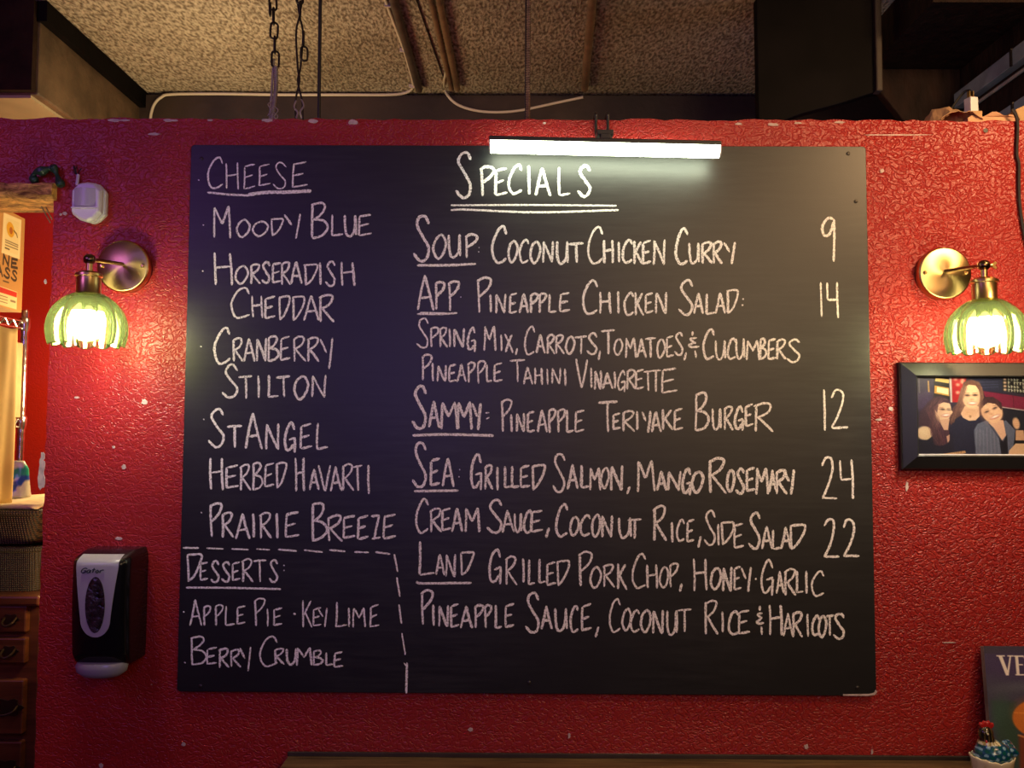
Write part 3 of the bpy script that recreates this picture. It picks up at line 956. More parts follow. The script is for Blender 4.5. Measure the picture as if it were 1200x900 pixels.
UL = [(A_, [(3.0, (62, 266), (180, 278), (300, 284)), (4.6, (290, 280), (390, 266), (500, 266)), (4.2, (480, 266), (648, 258))]),
      (E_, [(2.6, (35, 482), (280, 484), (530, 490))]),
      (G_, [(2.4, (45, 385), (560, 383), (1105, 388))]), (G_, [(2.9, (45, 416), (150, 413), (590, 430), (1120, 415))]),
      (H_, [(2.9, (50, 377), (250, 375), (445, 368)), (2.4, (120, 380), (330, 378))]),
      (J_, [(2.6, (50, 285), (200, 286), (320, 279)), (2.0, (70, 276), (240, 280))]),
      (N_, [(3.2, (45, 348), (250, 342), (552, 349))]),
      (P_, [(3.2, (50, 297), (305, 293))]),
      (T_, [(2.6, (65, 226), (100, 238), (380, 235)), (1.8, (70, 240), (300, 232))])]
for crop, ss in UL:
    mb = MB()
    for s in ss:
        ribbon(mb, smooth_path([conv_of(*crop)(*p) for p in s[1:]], 6), s[0] * 1.0 * PXM, rr)
    mb.build('chalk_underline', M['chalk'], board, recalc=False)
mb = MB()
for a, b in (((20, 275), (103, 276)), ((142, 277), (232, 281)), ((272, 281), (362, 285)), ((402, 281), (473, 286)), ((515, 284), (613, 292)), ((650, 287), (748, 298)), ((782, 286), (866, 294)), ((912, 297), (988, 299)), ((1022, 297), (1100, 308)), ((1120, 308), (1138, 400)), ((1133, 428), (1150, 530))):
    ribbon(mb, [conv_of(*E_)(*a), conv_of(*E_)(*b)], 2.1 * PXM, rr)
for a, b, w in (((1125, 78), (1138, 175), 2.2), ((1140, 222), (1157, 332), 2.0), ((1165, 370), (1162, 525), 2.8), ((1150, 372), (1166, 392), 1.5)):
    ribbon(mb, [conv_of(*F_)(*a), conv_of(*F_)(*b)], w * PXM, rr)
mb.build('chalk_dashed_border', M['chalk'], board, recalc=False)
for crop, x, y in ((A_, 14, 197), (A_, 40, 450), (B_, 37, 133), (C_, 27, 125), (D_, 42, 103), (E_, 116, 92), (F_, 50, 370)):
    mb = MB()
    c = conv_of(*crop)
    ribbon(mb, [c(x - 4, y - 2), c(x + 4, y + 2)], 2.0 * PXM, rr)
    mb.build('chalk_bullet', M['chalk'], board, recalc=False)

# ------------------------------------------------------------------ picture light over the board
LY = -0.075
pl0, pl1 = at(575, 171, LY), at(842, 177, LY)
plc = (pl0 + pl1) / 2
light = empty('picture_light', plc, 'lit slim bar light clipped on the wall top over the chalkboard', 'lamp')
half = (pl1.x - pl0.x) / 2
sl = (pl1.z - pl0.z) / (2 * half)


def bar_pt(x, a, r):
    return Vector((plc.x + x, plc.y + r * math.cos(a), plc.z + sl * x + r * math.sin(a)))


mb = MB()
hs = [(0.016, 0.008), (0.016, 0.0165), (0.012, 0.0185), (-0.013, 0.0185), (-0.017, 0.0165), (-0.017, 0.008)]
mb.rings([[Vector((plc.x + x, plc.y + dy, plc.z + sl * x + dz)) for dy, dz in hs] for x in (-half - 0.003, half + 0.003)])
mb.build('housing', M['black_metal'], light, bevel=0.001)
ds = [(0.015, 0.008)] + [(0.015 * math.cos(R(a)), 0.002 + 0.0175 * math.sin(R(a))) for a in range(0, -181, -20)] + [(-0.016, 0.008)]
mb = MB()
mb.rings([[Vector((plc.x + x, plc.y + dy, plc.z + sl * x + dz)) for dy, dz in ds] for x in (-half, half)])
mb.build('diffuser', M['led'], light, smooth=True)
for sx in (-1, 1):
    cap = MB().rings([[Vector((plc.x + sx * (half + e), plc.y + dy * 1.05, plc.z + sl * sx * half + dz * 1.03)) for dy, dz in ds] for e in (0.0, 0.003)])
    cap.build('end_cap', M['white_plastic'], light)
bx = at(709, 150, LY).x
zt = plc.z + sl * (bx - plc.x) + 0.0185
br = MB()
br.box((bx, LY, zt + 0.006), (0.022, 0.022, 0.012))
br.box((bx, LY + 0.004, zt + 0.0155), (0.036, 0.026, 0.011))
bracket = br.build('bracket', M['black_metal'], light, bevel=0.0015)
for sx in (-1, 1):
    x = bx + sx * 0.0135
    zc = TOP_Z + 0.004
    pts = [(x, LY + 0.006, zt + 0.016), (x, LY + 0.012, zt + 0.022), (x, -0.014, zt + 0.030), (x, -0.0075, zt + 0.038), (x, -0.0075, zc + 0.004), (x, 0.0, zc + 0.010), (x, WALL_T * 0.6, zc + 0.010), (x, WALL_T + 0.006, zc + 0.004), (x, WALL_T + 0.006, zc - 0.05)]
    MB().tube(pts, 0.0034, 8).build('prong', M['black_metal'], bracket, smooth=True)


# ------------------------------------------------------------------ wall sconces
def sconce(cx, cy, jx, jy, label, nut):
    wc = at(cx, cy, 0.0)
    c = Vector((wc.x, 0, wc.z))
    root = empty('wall_sconce', c, label, 'wall lamp', 'brass sconces with green glass shades')
    rad = 0.0585
    plate = MB().lathe([(rad * 0.98, 0.0), (rad, 0.002), (rad, 0.020), (rad - 0.0015, 0.0225), (rad - 0.004, 0.0235), (0.001, 0.0238)], c, 'Y', 64).build('backplate', M['plate'], root, smooth=True)
    for s in (-1, 1):
        MB().lathe([(0.0042, 0), (0.0042, 0.002), (0.002, 0.0042)], c + Vector((s * 0.046, -0.0236, 0.0)), 'Y', 12).build('screw', M['brass'], plate, smooth=True)
    j = at(jx, jy, -0.165)
    a0 = c + Vector((0, -0.0238, 0.004))
    MB().tube(smooth_path([a0, a0.lerp(j, 0.25), a0.lerp(j, 0.75), j], 6), 0.0042, 12).build('arm', M['darkbrass'], root, smooth=True)
    mb = MB()
    mb.lathe([(0.002, -0.0115), (0.008, -0.0095), (0.0112, -0.004), (0.0112, 0.004), (0.008, 0.0095), (0.002, 0.0115)], j, 'X', 20)
    jt = mb.build('swivel_joint', M['darkbrass'], root, smooth=True)
    w = MB()
    d = nut or 1
    w.tube([j + Vector((d * 0.010, 0, 0)), j + Vector((d * 0.017, 0, 0))], 0.0035, 10)
    w.prism([j + Vector((d * 0.015, -0.0015, -0.003)), j + Vector((d * 0.024, -0.0015, -0.009)), j + Vector((d * 0.027, -0.0015, -0.004)), j + Vector((d * 0.023, -0.0015, 0)), j + Vector((d * 0.027, -0.0015, 0.005)), j + Vector((d * 0.023, -0.0015, 0.009)), j + Vector((d * 0.015, -0.0015, 0.003))], (0, 0.003, 0))
    if nut:
        w.build('wing_nut', M['brass'], jt, bevel=0.0008)
    k = j
    mb = MB()
    mb.lathe([(0.0065, -0.006), (0.0065, -0.024), (0.009, -0.026)], k, 'Z', 24)
    mb.build('stem', M['brass'], root, smooth=True)
    sp = [(0.004, -0.024), (0.018, -0.026), (0.0225, -0.029), (0.0265, -0.031), (0.0268, -0.036), (0.0235, -0.038), (0.0235, -0.068), (0.025, -0.070), (0.025, -0.074), (0.020, -0.075)]
    MB().lathe(sp, k, 'Z', 40).build('socket_cup', M['brass'], root, smooth=True)
    # scalloped, ribbed glass dome
    prof = [(0.024, -0.070), (0.036, -0.0755), (0.050, -0.086), (0.0625, -0.101), (0.0705, -0.118), (0.0745, -0.136), (0.0748, -0.152), (0.0725, -0.166), (0.0690, -0.1775)]
    NR, SEG = 12, 144
    pts = smooth_path([(r, 0, h) for r, h in prof], 5)
    rings = []
    for i, p in enumerate(pts):
        u = i / (len(pts) - 1)
        ring = []
        for s in range(SEG):
            a = 2 * PI * s / SEG
            lobe = abs(math.cos(NR * a / 2))
            r = p.x * (1 + (0.085 * (lobe - 0.55)) * min(1, u * 2.2))
            h = p.z - 0.0055 * (lobe - 0.5) * max(0, (u - 0.72) / 0.28) ** 1.5
            ring.append(k + Vector((r * math.cos(a), r * math.sin(a), h)))
        rings.append(ring)
    sh = MB().rings(rings, cap=False).build('glass_shade', M['glass'], root, smooth='all')
    sd = sh.modifiers.new('thickness', 'SOLIDIFY')
    sd.thickness = 0.0022
    MB().lathe([(0.013, -0.072), (0.014, -0.084), (0.022, -0.096), (0.029, -0.106), (0.0295, -0.1085), (0.005, -0.1085)], k, 'Z', 32).build('bulb_base', M['white_plastic'], root, smooth=True)
    bq = smooth_path([(r, 0, h) for r, h in [(0.0295, -0.1087), (0.0325, -0.118), (0.0340, -0.130), (0.0320, -0.146), (0.026, -0.158), (0.014, -0.1665), (0.001, -0.169)]], 4)
    MB().lathe([(0.001, -0.1087)] + [(max(p.x, 0.001), p.z) for p in bq], k, 'Z', 32).build('bulb', M['bulb'], root, smooth=True)
    return root


sconce(149, 314, 105, 304, 'lit brass sconce with green glass shade, by the white motion detector', 0)
sconce(1102, 322, 1153, 311, 'lit brass sconce with green glass shade, above the framed photograph', 1)

# ------------------------------------------------------------------ motion detector
p0 = at(104, 237, -0.02)
det = empty('motion_detector', (p0.x, 0, p0.z), 'small white motion detector high on the red wall above the sconce', 'sensor')


def oct_ring(hw, top, bot, ch, y, dx=0.0):
    pts = [(-hw, top - ch), (-hw * 0.55, top - ch * 0.15), (0.0, top), (hw * 0.55, top - ch * 0.15), (hw, top - ch), (hw, bot + ch * 1.15), (hw * 0.55, bot + ch * 0.3), (hw * 0.1, bot), (-hw * 0.45, bot + ch * 0.3), (-hw, bot + ch * 1.1)]
    return [Vector((p0.x + dx + x, y, p0.z + z)) for x, z in pts]


MB().rings([oct_ring(0.031, 0.042, -0.046, 0.018, -0.0005, 0.004), oct_ring(0.033, 0.044, -0.048, 0.018, -0.012, 0.004), oct_ring(0.033, 0.044, -0.048, 0.018, -0.018, 0.003)]).build('base', M['white_plastic'], det, bevel=0.002)
MB().rings([oct_ring(0.0325, 0.0435, -0.047, 0.018, -0.0185, 0.0), oct_ring(0.033, 0.044, -0.048, 0.018, -0.026, 0.0), oct_ring(0.030, 0.040, -0.043, 0.018, -0.034, -0.001)]).build('cover', M['white_plastic'], det, bevel=0.0025)
mb = MB()
mb.grid(lambda u, v: Vector((p0.x - 0.0255 + 0.047 * u, -0.035 - 0.006 * math.sin(PI * u), p0.z - 0.014 + 0.042 * v)), 10, 8)
mb.grid(lambda u, v: Vector((p0.x - 0.0255 + 0.047 * u, -0.0335, p0.z - 0.014 + 0.042 * v)), 1, 1)
mb.build('lens_window', M['grey_lens'], det, smooth=True)
MB().box((p0.x - 0.002, -0.036, p0.z - 0.0165), (0.056, 0.006, 0.0025)).build('lens_ridge', M['white_plastic'], det)
cs = at(92, 213, -0.004)
MB().tube(smooth_path([(cs.x, -0.010, p0.z + 0.040), (cs.x - 0.001, -0.006, cs.z + 0.004), (cs.x - 0.001, -0.004, cs.z + 0.016)], 6), 0.0035, 8).build('cable_stub', M['white_plastic'], det, smooth=True)
mb = MB()
for i in range(5):
    a = cs + Vector((-0.002, 0, 0.014))
    e = a + Vector((rnd.uniform(-0.012, 0.010), -0.002, rnd.uniform(0.010, 0.024)))
    mb.tube(smooth_path([a, a.lerp(e, 0.5) + Vector((rnd.uniform(-0.004, 0.004), -0.004, 0)), e], 5), 0.001, 6)
mb.build('loose_wires', M['blackcable'], det, smooth=True)

# ------------------------------------------------------------------ soap dispenser
dc = at(141, 700, 0)
dzt, dzb = at(150, 640, 0).z, at(150, 767, 0).z
disp = empty('soap_dispenser', (dc.x, 0, dzb), 'black wall soap dispenser with silver front left of the chalkboard', 'dispenser')
DH = dzt - dzb
HW = 0.060


def d_ring(t):
    """one level of the body: t = 0 bottom .. 1 top"""
    dep = 0.100 + 0.012 * math.sin(PI * min(t * 0.75, 1)) - (0.050 * ((t - 0.90) / 0.10) ** 2.2 if t > 0.90 else 0)
    if t < 0.10:
        dep = 0.080 + 0.0225 * (t / 0.10) ** 0.6
    hw = HW * (1 - 0.10 * max(0, (t - 0.9) / 0.1) ** 2 - 0.02 * max(0, 0.1 - t) / 0.1)
    z = dzb + DH * t
    pts = [(-hw, -0.0005)]
    for k in range(17):
        a = PI - PI * k / 16
        ca, sa = math.cos(a), math.sin(a)
        e = 0.42
        x = hw * math.copysign(abs(ca) ** e, ca)
        yy = dep * (0.70 + 0.30 * abs(sa) ** 0.8)
        pts.append((x, -yy))
    pts.append((hw, -0.0005))
    return [Vector((dc.x + x, y, z)) for x, y in pts]


def front_y(x, t):
    xs = [(p.x - dc.x, p.y) for p in d_ring(t)]
    for (a, ya), (b, yb) in zip(xs, xs[1:]):
        if a <= x <= b and b > a:
            return ya + (yb - ya) * (x - a) / (b - a)
    return xs[len(xs) // 2][1]


MB().rings([d_ring(t) for t in [k / 60 for k in range(61)]]).build('body', M['black_gloss'], disp, smooth=True)


def patch(fn_l, fn_r, t0, t1, off, nx=16, nt=30, thick=0.0015):
    mb = MB()
    t_of = lambda v: t0 + (t1 - t0) * (1 - math.cos(PI * v)) / 2
    for o_, fl in ((off, 0), (off - thick, 1)):
        def pt(u, v):
            t = t_of(v)
            x = fn_l(t) * (1 - u) + fn_r(t) * u
            return Vector((dc.x + x, front_y(x, t) - o_, dzb + DH * t))
        mb.grid(pt, nx, nt)
    return mb


def shield(t):
    # half width of the silver front: wide at the top, round at the bottom
    if t < 0.42:
        return 0.031 * math.sqrt(max(0.0, 1 - ((0.42 - t) / 0.155) ** 2)) if t > 0.265 else 0.0
    return 0.031 + 0.013 * min(1, (t - 0.42) / 0.45)


fp = patch(lambda t: -shield(t), shield, 0.2650, 0.975, 0.0022).build('front_panel', M['grey_plastic'], disp, smooth=True)


def oval(t):
    return 0.0205 * math.sqrt(max(0.0, 1 - ((t - 0.55) / 0.245) ** 2))


wn = patch(lambda t: -oval(t), oval, 0.3050, 0.7950, 0.0034).build('window', M['smoke_window'], fp, smooth=True)
GLS = {'G': ['C', [(1, .15), (.6, 0), (.15, .3), (.1, .8), (.5, 1), (.9, .8), (.9, .55)], [(.5, .55), (.95, .55)]],
       'a': ['C', [(.9, .45), (.5, .35), (.1, .6), (.2, .95), (.6, .95), (.9, .5)], [(.92, .4), (1, 1)]],
       't': [[(.55, .0), (.45, .95)], [(.1, .35), (1, .32)]], 'o': ['C', [(.5, .38), (.1, .65), (.4, 1), (.85, .75), (.5, .38)]],
       'r': [[(.1, .4), (.1, 1)], 'C', [(.12, .6), (.5, .38), (.95, .42)]]}
mb = MB()
x = -0.032
for ch in 'Gator':
    wd = 0.011 if ch == 'G' else 0.0075
    curve = False
    for s in GLS[ch]:
        if s == 'C':
            curve = True
            continue
        pts = [(x + wd * u + 0.003 * (1 - v), 0.83 + 0.042 * (1 - v), 0) for u, v in s]
        if curve:
            pts = smooth_path(pts, 5)
        curve = False
        mb.tube([Vector((dc.x + p[0], front_y(p[0], p[1]) - 0.0042, dzb + DH * p[1])) for p in pts], 0.0012, 6)
    x += wd + 0.0015
mb.build('lettering', M['ink'], fp)
trc = Vector((dc.x, -0.075, dzb - 0.004))
mb = MB()
rings = []
for h, s in ((0.010, 0.80), (0.009, 0.90), (0.002, 0.97), (-0.010, 0.93), (-0.020, 0.70), (-0.023, 0.35)):
    rings.append([trc + Vector((0.056 * s * math.cos(2 * PI * k / 40), 0.036 * s * math.sin(2 * PI * k / 40), h)) for k in range(40)])
mb.rings(rings)
mb.build('drip_tray', M['tray_plastic'], disp, smooth=True)

# ------------------------------------------------------------------ framed photograph
fy = -0.028
fl, ft, fb = at(1058.5, 480, fy), at(1120, 424, fy), at(1120, 551, fy)
FX0, FZ1, FZ0 = fl.x, ft.z, fb.z
pxs = PXM * (1.9057 + fy) / 1.894
bar = 0.033
in_x1 = FX0 + bar + 0.262
FX1 = in_x1 + bar
fr = empty('framed_photograph', ((FX0 + FX1) / 2, 0, FZ0), 'black framed photograph of three smiling people under the sconce', 'picture frame')
mb = MB()
o_ = [(FX0, FZ0), (FX1, FZ0), (FX1, FZ1), (FX0, FZ1)]
rings = []
for ins, y in ((0.0, -0.001), (0.0, fy + 0.016), (0.003, fy + 0.012), (bar - 0.003, fy), (bar, fy + 0.002), (bar, -0.006)):
    rings.append([Vector((x_ + (ins if x_ == FX0 else -ins), y, z_ + (ins if z_ == FZ0 else -ins))) for x_, z_ in o_])
mb.rings(rings, cap=False)
mb.f.append((3, 2, 1, 0))
mb.build('frame', M['frame'], fr)
ph = Print(158, 136, 158 + 900, 760, 300, 208, (40, 34, 56))
# room behind
ph.poly([(158, 136), (420, 136), (430, 360), (158, 380)], (52, 42, 70))
for cx_, cy_, r_ in ((200, 300, 40), (240, 330, 45), (190, 370, 42), (250, 270, 30)):
    ph.ell(cx_, cy_, r_, r_ * 0.8, (66, 50, 84), 20, 10)
ph.poly([(180, 140), (192, 140), (196, 270), (184, 270)], (90, 80, 96))
ph.poly([(252, 170), (262, 170), (266, 260), (254, 260)], (170, 130, 80))
ph.poly([(300, 138), (414, 138), (414, 320), (296, 300)], (30, 24, 30))
ph.poly([(312, 146), (412, 158), (412, 190), (308, 172)], (222, 186, 110))
ph.poly([(304, 206), (412, 226), (412, 292), (300, 268)], (196, 146, 66))
ph.poly([(322, 218), (406, 234), (406, 280), (318, 260)], (244, 224, 178))
ph.poly([(414, 138), (548, 138), (520, 240), (500, 340), (432, 340)], (168, 24, 34))
ph.poly([(414, 138), (432, 138), (434, 340), (420, 340)], (196, 182, 176))
for cx_, cy_ in ((462, 156), (515, 160), (478, 200), (476, 262), (512, 180)):
    ph.ell(cx_, cy_, 13, 11, (238, 176, 150), 0, 6)
ph.poly([(548, 136), (830, 136), (840, 260), (660, 250), (600, 180)], (34, 38, 66))
for i in range(3):
    ph.line([(640 + i * 10, 180 + i * 22), (780, 176 + i * 20)], 5, (62, 68, 104))
ph.poly([(816, 136), (1058, 136), (1058, 286), (812, 248)], (16, 18, 26))
for i in range(4):
    ph.ell(832, 154 + i * 28, 11, 9, (226, 190, 170), 0, 4)
rq = random.Random(5)
for i in range(4):
    y = 156 + i * 29
    for xx in range(858, 1050, 22):
        if rq.random() < 0.85:
            ph.line([(xx, y - 9 + (xx - 858) * 0.06), (xx + 2, y + 9 + (xx - 858) * 0.06)], 5, (214, 214, 206))
            ph.line([(xx, y - 8 + (xx - 858) * 0.06), (xx + 12, y - 6 + rq.uniform(-3, 12) + (xx - 858) * 0.06)], 4, (204, 204, 198))
ph.poly([(660, 248), (1058, 310), (1058, 416), (800, 380), (690, 310)], (116, 28, 62))
ph.line([(890, 290), (896, 392)], 5, (80, 18, 40))
ph.line([(800, 376), (1058, 414)], 7, (178, 170, 172))
ph.poly([(800, 384), (1058, 420), (1058, 760), (780, 760)], (26, 28, 44))
# person in the middle, long brown hair, dark top
ph.poly([(520, 180), (580, 156), (640, 180), (672, 260), (676, 420), (640, 470), (520, 470), (420, 520), (400, 480), (440, 380), (490, 330)], (92, 62, 62))
ph.line([(510, 230), (470, 380), (430, 480)], 16, (122, 86, 80))
ph.line([(654, 220), (668, 330)], 12, (134, 96, 80))
ph.poly([(400, 760), (410, 560), (440, 480), (505, 440), (640, 440), (700, 470), (700, 760)], (30, 32, 58))
ph.poly([(526, 370), (630, 370), (636, 450), (605, 482), (556, 486), (510, 462), (496, 430)], (226, 186, 156))
ph.ell(562, 428, 50, 28, (214, 170, 138), 0, 8)
ph.ell(577, 290, 66, 102, (236, 198, 160), 2, 3)
ph.ell(600, 300, 40, 80, (242, 210, 170), 2, 20, 0.6)
ph.poly([(508, 260), (530, 190), (578, 170), (628, 196), (648, 270), (634, 240), (612, 206), (560, 200), (528, 224)], (104, 68, 60))
# person at the left in profile, long dark hair
ph.poly([(300, 300), (350, 288), (400, 310), (420, 352), (300, 420), (330, 520), (400, 560), (410, 640), (380, 690), (320, 690), (300, 600), (258, 560), (180, 520), (190, 420), (250, 340)], (60, 38, 56))
for k in range(9):
    ph.line([(270 + k * 8, 330 + k * 6), (250 + k * 12, 430), (285 + k * 14, 560), (320 + k * 10, 680)], 5, (84 + 6 * (k % 3), 52, 68 + 4 * (k % 2)))
ph.ell(362, 408, 62, 92, (234, 196, 162), 6, 3)
ph.poly([(416, 388), (436, 418), (424, 438), (406, 430)], (232, 190, 156))
ph.poly([(330, 480), (410, 470), (396, 560), (366, 560)], (214, 168, 142))
ph.poly([(300, 392), (296, 340), (348, 306), (410, 330), (424, 352), (370, 340), (330, 356), (318, 430)], (72, 46, 60))
ph.ell(222, 586, 60, 54, (232, 196, 162), 0, 4)
ph.ell(208, 572, 30, 26, (244, 216, 180), 0, 16, 0.7)
ph.poly([(158, 640), (240, 640), (300, 590), (330, 690), (400, 660), (430, 560), (440, 760), (158, 760)], (28, 28, 50))
ph.poly([(384, 610), (408, 596), (406, 640), (392, 660)], (206, 160, 140))
# person at the right, dark hair, grey jacket, head tilted
ph.poly([(640, 340), (680, 296), (740, 296), (800, 340), (816, 430), (800, 500), (760, 440), (680, 400), (660, 470), (640, 420)], (58, 38, 46))
ph.poly([(590, 560), (620, 510), (690, 480), (760, 520), (830, 480), (900, 560), (880, 700), (840, 760), (600, 760)], (92, 98, 124))
for k in range(7):
    ph.line([(610 + k * 26, 540 + (k % 3) * 14), (604 + k * 28, 740)], 7, (110 + 8 * (k % 2), 116, 142))
ph.poly([(700, 500), (740, 540), (800, 640), (830, 600), (812, 480), (760, 480)], (222, 176, 150))
ph.poly([(776, 610), (806, 650), (838, 590), (842, 760), (792, 760)], (22, 22, 36))
ph.line([(705, 510), (790, 640)], 8, (60, 62, 82))
ph.ell(728, 412, 78, 92, (232, 186, 152), -24, 3)
ph.ell(745, 420, 48, 62, (240, 200, 166), -24, 20, 0.6)
ph.poly([(644, 400), (640, 350), (690, 312), (760, 316), (806, 370), (800, 400), (760, 352), (700, 342), (664, 372)], (66, 42, 48))
# faces
for (ex, ey, s, tilt) in ((547, 284, 1.0, 0), (606, 282, 1.0, 0), (352, 396, 0.9, 6), (406, 400, 0.7, 6), (690, 414, 0.9, -24), (752, 384, 0.9, -24)):
    ph.ell(ex, ey, 16 * s, 6 * s, (70, 48, 48), tilt, 4)
    ph.line([(ex - 18 * s, ey - 16 * s), (ex + 16 * s, ey - 18 * s + (-6 if tilt < 0 else 0))], 4, (120, 84, 70), 0.8)
for (nx, ny) in ((578, 318), (722, 430)):
    ph.ell(nx, ny, 13, 8, (206, 158, 128), 0, 6)
for (mx, my, w_, tl) in ((584, 348, 34, 0), (384, 444, 30, -6), (752, 454, 36, -22)):
    ph.ell(mx, my, w_, 13, (182, 96, 92), tl, 4)
    ph.ell(mx, my - 2, w_ * 0.85, 8, (250, 244, 236), tl, 3)
ph.ell(540, 330, 16, 14, (240, 176, 150), 0, 14, 0.5)
ph.ell(622, 330, 14, 14, (240, 176, 150), 0, 14, 0.5)
# hands and table
ph.ell(908, 506, 26, 46, (222, 176, 142), -10, 4)
for k in range(4):
    ph.line([(890, 478 + k * 16), (925, 474 + k * 16)], 4, (180, 132, 106), 0.7)
ph.poly([(904, 560), (960, 560), (970, 640), (900, 640)], (206, 160, 128))
ph.poly([(890, 640), (970, 640), (970, 662), (888, 662)], (20, 20, 30))
ph.poly([(850, 720), (900, 664), (980, 664), (990, 760), (844, 760)], (224, 182, 146))
ph.poly([(332, 752), (520, 722), (528, 742), (400, 760), (332, 760)], (196, 150, 104))
# hair strands, cheeks, jaw and cloth folds
rq = random.Random(8)
for k in range(26):
    t = rq.random()
    x0 = 505 + 20 * t + rq.uniform(-8, 8)
    ph.line([(x0 + 20, 196 + 30 * t), (x0 - 6, 300), (x0 - 40 - 30 * t, 400), (x0 - 70 - 20 * t, 500)], 2.5, rq.choice([(70, 46, 50), (116, 80, 72), (138, 100, 86), (84, 56, 58)]), 0.7)
for k in range(12):
    x0 = 640 + rq.uniform(-4, 22)
    ph.line([(x0 - 10, 200), (x0 + 6, 290), (x0 + 2, 380)], 2.5, rq.choice([(70, 46, 50), (120, 84, 74)]), 0.7)
for k in range(40):
    x0 = rq.uniform(238, 310)
    pts = [(x0 + 50, 310 + rq.uniform(-8, 20)), (x0, 400), (x0 + 26, 490), (x0 + 18, 560), (x0 + 60, 680)]
    ph.line([(a_ + 9 * math.sin(b_ / 22 + k), b_) for a_, b_ in [(p_.x, p_.y) for p_ in smooth_path([(q_[0], q_[1], 0) for q_ in pts], 6)]], 3, rq.choice([(46, 28, 44), (74, 46, 60), (96, 62, 70), (58, 36, 54), (120, 74, 82)]), 0.7)
for k in range(22):
    x0 = rq.uniform(650, 790)
    ph.line([(x0, 305 + abs(x0 - 720) * 0.3), (x0 - 8 if x0 < 720 else x0 + 14, 350 + abs(x0 - 720) * 0.5)], 3, rq.choice([(40, 26, 36), (80, 52, 56), (96, 66, 66)]), 0.7)
ph.ell(330, 440, 22, 60, (196, 150, 128), 10, 16, 0.55)
ph.ell(518, 320, 16, 70, (196, 150, 122), 0, 14, 0.5)
ph.ell(640, 320, 12, 70, (200, 152, 124), 0, 12, 0.5)
ph.ell(672, 440, 22, 54, (188, 140, 116), -24, 14, 0.5)
ph.ell(577, 400, 60, 14, (186, 142, 116), 0, 10, 0.6)
ph.ell(566, 452, 8, 10, (150, 112, 80), 0, 3)
for k in range(30):
    x0, y0 = rq.uniform(600, 870), rq.uniform(520, 740)
    if not 700 < x0 < 840:
        ph.line([(x0, y0), (x0 + rq.uniform(-10, 14), y0 + rq.uniform(16, 50))], 3, rq.choice([(70, 76, 104), (120, 126, 150), (84, 90, 116)]), 0.6)
for k in range(24):
    x0, y0 = rq.uniform(420, 600), rq.uniform(500, 740)
    ph.line([(x0, y0), (x0 + rq.uniform(-14, 14), y0 + rq.uniform(20, 60))], 4, rq.choice([(22, 24, 46), (42, 44, 74), (36, 38, 66)]), 0.6)
for (ex, ey, tilt) in ((547, 284, 0), (606, 282, 0), (362, 396, 6), (690, 414, -24), (752, 384, -24)):
    ph.ell(ex, ey + 3, 20, 9, (176, 128, 108), tilt, 6, 0.6)
    ph.ell(ex, ey, 11, 5, (52, 36, 40), tilt, 3)
ph.C *= 0.74
ph.grain(6)
ix0, ix1, iz0, iz1 = FX0 + bar - 0.001, in_x1 + 0.001, FZ0 + bar - 0.001, FZ1 - bar + 0.001
ph.build('photo', lambda x, y: Vector((ix0 + (ix1 - ix0) * (x - 158) / 900, fy + 0.010, iz1 + (iz0 - iz1) * (y - 136) / 624)), M['print'], fr)
MB().box(((ix0 + ix1) / 2, fy + 0.0085, iz0 + 0.0015), (ix1 - ix0, 0.002, 0.003)).build('mount_edge', M['white_plastic'], fr)

# ------------------------------------------------------------------ ledge under the board
LZ = at(700, 887, 0).z
lx0 = at(338, 890, 0).x
ledge = empty('wooden_ledge', ((lx0 + 1.9) / 2, -0.09, LZ - 0.05), 'varnished wooden ledge running along the foot of the red wall', 'ledge')
MB().box(((lx0 + 1.9) / 2, -0.0935, LZ - 0.012), (1.9 - lx0, 0.182, 0.024)).build('top_board', M['ledge'], ledge, bevel=0.003)
MB().box(((lx0 + 1.9) / 2, -0.006, LZ + 0.0045), (1.9 - lx0, 0.007, 0.009)).build('back_bead', M['darkbrown'], ledge, bevel=0.001)
MB().box(((lx0 + 1.9) / 2, -0.10, LZ - 0.075), (1.9 - lx0 - 0.02, 0.03, 0.10)).build('apron', M['ledge'], ledge, bevel=0.003)
MB().box((lx0 + 0.030, -0.09, (LZ - 0.024) / 2), (0.06, 0.14, LZ - 0.024)).build('end_post', M['ledge'], ledge, bevel=0.003)
MB().box((1.86, -0.09, (LZ - 0.024) / 2), (0.06, 0.14, LZ - 0.024)).build('end_post', M['ledge'], ledge, bevel=0.003)

# ------------------------------------------------------------------ canvas print leaning on the ledge
py_t, py_b = -0.025, -0.088
ct = at(1152.5, 757, py_t)
cb = Vector((at(1164, 905, py_b).x, py_b, LZ + 0.0046))
ax = Vector((1, 0, 0))
up_ = (Vector((ct.x, py_t, ct.z)) - cb)
CW = 0.26
nrm = ax.cross(up_).normalized()
if nrm.y > 0:
    nrm = -nrm
canv = empty('poster', cb + ax * CW / 2, 'dark poster lettered VEN with an orange ball shape, leaning behind the rooster', 'poster')
th = 0.014
MB().prism([cb, cb + ax * CW, cb + ax * CW + up_, cb + up_], -nrm * th).build('stretcher', M['canvas_edge'], canv, bevel=0.001)
po = Print(185, 98, 185 + 640, 98 + 850, 190, 250, (54, 44, 74))
po.poly([(185, 98), (825, 98), (825, 160), (185, 150)], (48, 44, 52))
po.ell(360, 230, 220, 120, (58, 40, 84), 0, 40, 0.8)
po.ell(260, 420, 140, 90, (62, 62, 78), 0, 40, 0.8)
po.ell(420, 370, 160, 30, (86, 90, 100), -6, 14, 0.7)
po.poly([(200, 470), (330, 480), (330, 948), (220, 948)], (40, 60, 54), 10)
po.ell(240, 560, 40, 90, (48, 78, 66), 10, 20, 0.8)
